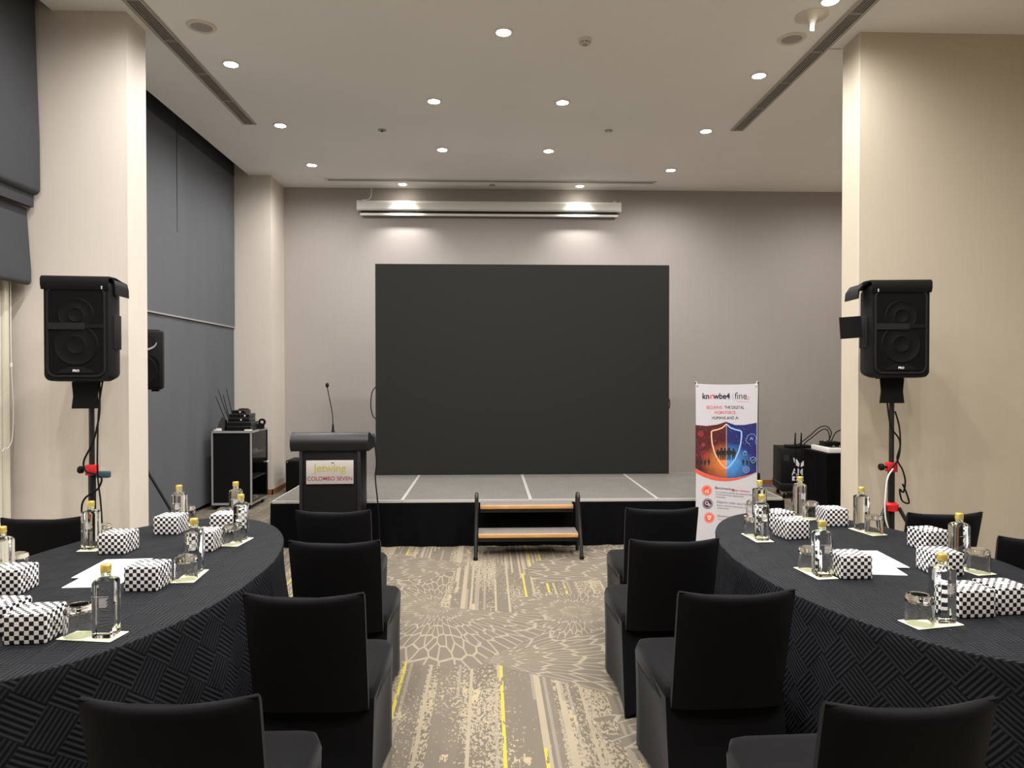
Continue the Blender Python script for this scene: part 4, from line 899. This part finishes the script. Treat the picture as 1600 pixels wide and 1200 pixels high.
# ================================================================== TABLES
TZ = .76
def ellipse_table(cx, cy, rx, ry, label, seed):
    t = thing('banquet_table', label, 'table', (cx, cy, 0), 0, 'oval banquet tables')
    Nn = 288; rnd = random.Random(seed); ph = [rnd.uniform(0, 6.28) for _ in range(4)]
    vs = []; uv = []; fs = []
    # arc length
    pts = [(rx * cos(2 * pi * i / Nn), ry * sin(2 * pi * i / Nn)) for i in range(Nn)]
    al = [0]
    for i in range(Nn): a, b = pts[i], pts[(i + 1) % Nn]; al.append(al[-1] + math.hypot(a[0] - b[0], a[1] - b[1]))
    rings = []
    for s in (.15, .4, .65, .85, .95, .985): rings.append([(p[0] * s, p[1] * s, TZ) for p in pts])
    nrm = []
    for x, y in pts: q = Vector((x / rx ** 2, y / ry ** 2, 0)).normalized(); nrm.append(q)
    rings.append([(p[0] - n.x * .003, p[1] - n.y * .003, TZ - .001) for p, n in zip(pts, nrm)])
    rings.append([(p[0], p[1], TZ - .006) for p in pts])
    ntop = len(rings)
    for j in range(1, 15):
        c = j / 14; ring = []
        for i, (p, n) in enumerate(zip(pts, nrm)):
            a = al[i] / al[-1] * 2 * pi
            fold = (.5 + .5 * sin(14 * a + ph[0] + .8 * sin(3 * a + ph[1]))) ** 2 * .045 + .012 * sin(31 * a + ph[2] + .7 * c)
            o = (.012 + fold * min(1, c * 1.3) ** 1.3 * .8) * min(1, c * 3) + .012 * c - .006
            ring.append((p[0] + n.x * o, p[1] + n.y * o, TZ - .006 - (TZ - .014) * c))
        rings.append(ring)
    m = MB(); allv = [(0, 0, TZ)] + [v for r in rings for v in r]
    for i in range(Nn): fs.append((0, 1 + i, 1 + (i + 1) % Nn))
    for j in range(len(rings) - 1):
        for i in range(Nn): k = (i + 1) % Nn; fs.append((1 + j * Nn + i, 1 + (j + 1) * Nn + i, 1 + (j + 1) * Nn + k, 1 + j * Nn + k))
    me = bpy.data.meshes.new('tablecloth'); me.from_pydata(allv, [], fs); ul = me.uv_layers.new(name='UVMap')
    for p in me.polygons:
        for li, vi in zip(p.loop_indices, p.vertices):
            if vi == 0: ul.data[li].uv = (cx, cy); continue
            j = (vi - 1) // Nn; i = (vi - 1) % Nn; v = allv[vi]
            if j < ntop and max((q - 1) // Nn for q in p.vertices) < ntop: ul.data[li].uv = (v[0] * .8 + v[1] * .6, (-v[0] * .6 + v[1] * .8))
            else:
                ii = i if not (i == 0 and any((q - 1) % Nn == Nn - 1 for q in p.vertices)) else Nn
                ul.data[li].uv = (al[ii], v[2])
    bm = bmesh.new(); bm.from_mesh(me); bmesh.ops.recalc_face_normals(bm, faces=bm.faces); bm.to_mesh(me); bm.free()
    me.polygons.foreach_set('use_smooth', [True] * len(me.polygons)); me.set_sharp_from_angle(angle=RAD(70))
    obj('tablecloth', me, M_CLOTH, t)
    MB().prism([(p[0] * .985, p[1] * .985) for p in pts[::4]], TZ - .04, TZ - .012, 'z').build('tabletop', M_STEPW, t)
    for sx in (-1, 1):
        for sy in (-1, 1): MB().tube([(sx * .3, sy * .7, 0), (sx * .3, sy * .7, TZ - .04)], .02, 10).build('leg', M_BLACKM, t, 50)
    return t
ellipse_table(-1.596, 3.124, .610, 1.187, 'oval banquet table under a charcoal ribbed cloth, left of the aisle', 3)
ellipse_table(1.765, 3.186, .610, 1.187, 'oval banquet table under a charcoal ribbed cloth, right of the aisle', 11)

# ------------------------------------------------------------------ chairs
def chair(label):
    t = thing('banquet_chair', label, 'chair', (0, 0, 0), 0, 'black covered banquet chairs')
    # seat
    poly = [(-.20, -.205), (.20, -.205), (.222, -.17), (.226, .24), (.20, .295), (.16, .305), (-.16, .305), (-.20, .295), (-.226, .24), (-.222, -.17)]
    bm = bmesh.new(); lev = [(.40, 1.), (.445, 1.), (.460, .985), (.468, .95), (.474, .80), (.476, .4)]
    rings = [[bm.verts.new((x * s, .05 + (y - .05) * s, z)) for x, y in poly] for z, s in lev]; n = len(poly)
    for a, b in zip(rings, rings[1:]):
        for i in range(n): bm.faces.new((a[i], a[(i + 1) % n], b[(i + 1) % n], b[i]))
    bm.faces.new(rings[-1]); bm.faces.new(rings[0])
    MB().frombm(bm).build('seat', M_SPANDEX, t, 50); bm.free()
    # skirt: loft from seat edge to the floor, stretched between the four feet
    per = []
    for (x0, y0, x1, y1) in ((-.224, -.20, .224, -.20), (.224, -.20, .224, .30), (.224, .30, -.224, .30), (-.224, .30, -.224, -.20)):
        for k in range(12): f = k / 12; per.append((x0 + (x1 - x0) * f, y0 + (y1 - y0) * f, f))
    vs = []; nz = 12; P = len(per)
    for j in range(nz + 1):
        c = j / nz
        for i, (x, y, f) in enumerate(per):
            mid = sin(pi * f); side = i // 12
            sag = .022 * mid * (1 - c) * c * 4 * .5 + .016 * mid * (1 - c)
            yy = y - (.075 * (1 - c) ** 1.1 if y < 0 else .075 * (1 - c) ** 1.1 * (1 - (y + .2) / .5)) if y < .3 else y
            xx = x
            nx_, ny_ = ((0, -1), (1, 0), (0, 1), (-1, 0))[side]
            xx -= nx_ * sag; yy -= ny_ * sag
            ex_ = abs(xx) + yy - .487
            if y > 0 and ex_ > 0: xx -= math.copysign(ex_ / 2, xx); yy -= ex_ / 2
            zz = .004 + (.032 * mid ** .6) * (1 - c) + .43 * c
            vs.append((xx, yy, zz))
    fs = [(j * P + i, j * P + (i + 1) % P, (j + 1) * P + (i + 1) % P, (j + 1) * P + i) for j in range(nz) for i in range(P)]
    MB().add(vs, fs).build('skirt', M_SPANDEX, t, 50)
    # backrest
    vs = []; rings = 0; nu = 14
    def loop(tt, th, inset):
        L = []
        us = [-1 + 2 * k / nu for k in range(nu + 1)]
        for sgn, seq in ((1, us), (-1, us[::-1])):
            for u in seq:
                e = (1 - abs(u) ** 6)
                x = u * (.212 - .006 * (1 - tt)) * (1 - inset); y = -.205 - .105 * tt - .028 * (1 - u * u) * tt + sgn * th * (.35 + .65 * e) * .5
                z = .40 + .46 * tt - .014 * (1 - u * u) * tt
                L.append((x, y, z))
        return L
    lev = [(0, .06, 0), (.1, .058, .0), (.3, .055, .0), (.55, .052, .0), (.8, .05, .0), (.93, .05, .0), (.965, .046, .002), (.988, .034, .01), (1.0, .012, .022)]
    for tt, th, ins in lev: vs += loop(tt, th, ins)
    Lp = 2 * (nu + 1); R = len(lev)
    fs = [(j * Lp + i, j * Lp + (i + 1) % Lp, (j + 1) * Lp + (i + 1) % Lp, (j + 1) * Lp + i) for j in range(R - 1) for i in range(Lp)]
    fs.append(tuple((R - 1) * Lp + i for i in range(Lp))); fs.append(tuple(range(Lp)))
    bk = MB().add(vs, fs).build('backrest', M_SPANDEX, t, 55)
    MB().tube([Vector(loop(.985, .018, .0)[k]) + Vector((0, -.012, .004)) for k in range(nu + 1)], .0028, 6).build('top_seam', M_SPANDEX, bk, 60)
    return t
CH = [(-.755, 2.0, 0, 'black covered chair closest to the camera at the left table'), (-.638, 2.79, -1, 'second black covered chair from the camera, left of the aisle'),
      (-.702, 3.58, -1, 'third black covered chair from the camera, left of the aisle'), (-.875, 4.32, 0, 'black covered chair in front of the lectern, left of the aisle'),
      (-2.42, 4.18, 4, 'black covered chair on the wall side of the left table'),
      (.98, 1.92, 2, 'black covered chair closest to the camera at the right table'), (.87, 2.765, 2, 'second black covered chair from the camera, right of the aisle'),
      (.863, 3.555, 1, 'third black covered chair from the camera, right of the aisle'), (1.004, 4.33, 0, 'black covered chair beside the banner, right of the aisle'),
      (2.54, 4.13, 0, 'black covered chair in front of the right speaker stand'), (2.70, 3.49, -15, 'black covered chair cut by the right edge of the photo')]
c0 = chair(CH[0][3]); c0.location = (CH[0][0], CH[0][1], 0)
for x, y, rz, l in CH[1:]: dup(c0, l, (x, y, 0), RAD(rz))

# ------------------------------------------------------------------ things on the tables
def make_bottle(label):
    t = thing('water_bottle', label, 'bottle', (0, 0, 0), 0, 'glass water bottles on the tables')
    def ring(w, ch, z, n=4):
        pts = []
        for cx, cy, a0 in ((1, 1, 0), (-1, 1, pi / 2), (-1, -1, pi), (1, -1, 3 * pi / 2)):
            for k in range(n):
                a = a0 + k * (pi / 2) / (n - 1); pts.append((cx * (w - ch) + ch * cos(a), cy * (w - ch) + ch * sin(a), z))
        return pts
    lev = [(.028, .009, .0005), (.0335, .011, .004), (.034, .012, .02), (.034, .012, .176), (.0332, .012, .182), (.030, .013, .188), (.024, .0155, .192), (.0165, .0164, .195), (.0148, .0147, .198), (.0148, .0147, .201), (.0168, .0167, .203), (.0168, .0167, .206), (.0146, .0145, .208), (.0146, .0145, .216)]
    vs = []; P = 16
    for w_, c_, z in lev: vs += ring(w_, c_, z)
    fs = [(j * P + i, j * P + (i + 1) % P, (j + 1) * P + (i + 1) % P, (j + 1) * P + i) for j in range(len(lev) - 1) for i in range(P)] + [tuple(range(P))[::-1], tuple((len(lev) - 1) * P + i for i in range(P))]
    b = MB().add(vs, fs).build('glass_body', M_BOTTLE, t, 25)
    m = MB()
    for k in range(9):
        m.box(-.006, .022 - (k % 3) * .003, -.0348, -.0344, .132 - k * .0035, .1336 - k * .0035)
    m.box(-.024, .024, -.0348, -.0344, .138, .1392).build('label_print', M_PRINTW, b)
    c = MB().lathe([(.0165, .2115), (.0172, .212), (.0172, .2165), (.0160, .2175), (.0172, .2185), (.0172, .2225), (.0160, .2235), (.0172, .2245), (.0170, .234), (.0155, .236), (0, .236)], 24).build('screw_cap', M_GOLD, t, 40); c['label'] = 'gold screw cap'
    return t
def make_glass(label):
    t = thing('tumbler', label, 'glass', (0, 0, 0), 0, 'upturned tumblers on the tables')
    prof = [(.0455, .0005), (.046, .004), (.0455, .05), (.045, .082), (.043, .094), (.036, .0995), (.0, .098), ]
    inner = [(0, .080), (.034, .080), (.041, .074), (.0425, .05), (.0435, .004), (.0442, .0005)]
    MB().lathe(prof + inner, 32, close=True).build('glass_body', M_GLASS, t, 35)
    MB().lathe([(.027, .0992), (.029, .1005), (.031, .0994)], 24).build('base_ring', M_GLASS, t, 60)
    return t
def make_box(label):
    t = thing('gift_box', label, 'gift box', (0, 0, 0), 0, 'checked gift boxes on the tables')
    s = .0148; hx, hy, h = s * 4.5, s * 4.5, s * 6.5
    bm = bmesh.new(); bmesh.ops.create_cube(bm, size=1)
    for v in bm.verts: v.co = Vector((v.co.x * 2 * hx, v.co.y * 2 * hy, (v.co.z + .5) * h + .0005))
    bmesh.ops.bevel(bm, geom=list(bm.edges), offset=.007, segments=2, affect='EDGES', profile=.6)
    me_o = MB().frombm(bm).build('wrapped_body', M_CHECK, t, 40); bm.free()
    for sx in (-1, 1):
        MB().add([(sx * (hx + .0008), -hy + .01, h - .012), (sx * (hx + .0008), hy - .01, h - .012), (sx * (hx + .004), 0, h * .38), (sx * hx, 0, h * .40)], [(0, 1, 2), (0, 2, 3), (1, 3, 2)]).build('folded_flap', M_CHECK, t)
        MB().add([(sx * (hx + .0008), -hy + .012, .012), (sx * (hx + .0008), hy - .012, .012), (sx * (hx + .003), 0, h * .55)], [(0, 1, 2)]).build('folded_flap', M_CHECK, t)
    MB().box(-.02, .02, -.012, .012, h + .0004, h + .0012).build('tape_strip', mat('clear_tape', (.75, .75, .76), .2), t)
    return t
def make_coaster(label):
    t = thing('paper_coaster', label, 'coaster', (0, 0, 0), 0, 'paper coasters on the tables')
    MB().rbox(-.047, .047, -.047, .047, .0, .0022, .0009, 1).build('card', M_COAST, t)
    MB().lathe([(.033, .0022), (.0345, .0025), (.036, .0022)], 28).build('printed_ring', M_COASTR, t)
    return t
first = {}
def place(kind, maker, label, x, y, rz=0, z=TZ):
    if kind not in first: o = maker(label); first[kind] = o; o.location = (x, y, z); o.rotation_euler = (0, 0, rz); return o
    return dup(first[kind], label, (x, y, z), rz)
# place settings: bottle xy, glass xy, where
SETS = [((-1.254, 2.350), (-1.350, 2.365), 'nearest the camera on the left table'),
        ((-1.275, 3.095), (-1.268, 2.995), 'second along the aisle side of the left table'),
        ((-1.288, 3.715), (-1.297, 3.620), 'third along the aisle side of the left table'),
        ((-1.472, 4.160), (-1.500, 4.070), 'far end of the left table, aisle side'),
        ((-1.748, 4.045), (-1.744, 4.140), 'far end of the left table, by the grey curtain'),
        ((-1.960, 3.540), (-1.962, 3.640), 'wall side of left table, before the speaker pole'),
        ((-1.995, 2.955), (-2.005, 3.060), 'left table, at the left edge of the photo'),
        ((1.578, 2.386), (1.487, 2.368), 'nearest the camera on the right table'),
        ((1.426, 2.950), (1.415, 3.045), 'second along the aisle side of the right table'),
        ((1.424, 3.610), (1.420, 3.715), 'third along the aisle side of the right table'),
        ((1.603, 4.095), (1.608, 4.190), 'far end of the right table, aisle side'),
        ((1.910, 4.240), (1.936, 4.150), 'far end of the right table, before the flight case'),
        ((2.072, 3.830), (2.090, 3.735), 'wall side of right table, before the partition corner'),
        ((2.117, 3.085), (2.135, 2.985), 'right table, at the right edge of the photo')]
for (bx, by), (gx, gy), wh in SETS:
    a = math.atan2(by - gy, bx - gx)
    place('coaster', make_coaster, 'pale coaster under the bottle, ' + wh, bx, by, a, TZ + .0008)
    place('coaster', make_coaster, 'pale coaster under the tumbler, ' + wh, gx, gy, a, TZ + .0008)
    place('bottle', make_bottle, 'gold-capped water bottle, ' + wh, bx, by, RAD(random.uniform(-8, 8)), TZ + .0036)
    place('glass', make_glass, 'upturned tumbler, ' + wh, gx, gy, random.uniform(0, 6), TZ + .0036)
BOX = [(-1.482, 2.352, 4, 'black and white checked gift box lowest in the photo, left table'), (-1.650, 2.43, -3, 'checked gift box cut by the left edge behind the lowest box'),
       (-1.900, 2.872, 3, 'checked gift box at the left edge beside the left table bottle'), (-1.379, 2.902, 0, 'checked gift box overlapping the papers on the left table'),
       (-1.806, 3.502, -2, 'checked gift box in front of the wall-side bottle, left table'), (-1.735, 3.915, -2, 'checked gift box at the far end near the grey curtain'),
       (-1.405, 3.532, 0, 'checked gift box behind the second aisle-side bottle, left table'), (-1.455, 3.96, 0, 'checked gift box before the farthest aisle-side bottle, left table'),
       (1.728, 2.485, 3, 'checked gift box right of the nearest bottle, right table'), (1.885, 2.51, 4, 'checked gift box cut by the right edge, right table'),
       (1.552, 2.965, 0, 'checked gift box beside the papers on the right table'), (1.612, 3.685, 12, 'checked gift box right of the third aisle-side bottle, right table'),
       (1.635, 3.905, 20, 'checked gift box half hidden behind another, far right table'), (1.985, 3.99, 0, 'checked gift box beside the far bottle before the flight case'),
       (2.19, 3.42, 10, 'checked gift box behind another on the wall side, right table'), (1.972, 3.0, -2, 'checked gift box behind the nearest gold cap, right table')]
for x, y, rz, l in BOX: place('box', make_box, l, x, y, RAD(rz), TZ + .001)
def sheet_paper(x, y, rz, z, label):
    t = thing('paper_sheet', label, 'paper', (x, y, z), RAD(rz), 'white papers on the tables')
    MB().box(-.105, .105, -.1485, .1485, 0, .0025).build('sheet', M_PAPER, t)
    m = MB()
    for k in range(3): m.box(-.02, .07, .02 - k * .012, .022 - k * .012, .0025, .0027)
    m.build('printed_lines', M_PRINTG, t)
sheet_paper(-1.62, 3.045, 2, TZ + .001, 'lower white paper sheet under another on the left table')
sheet_paper(-1.658, 3.175, 3, TZ + .0045, 'upper white paper sheet on the left table')
sheet_paper(1.712, 3.105, -8, TZ + .001, 'lower white paper sheet under another on the right table')
sheet_paper(1.775, 3.205, -4, TZ + .0045, 'upper white paper sheet on the right table')
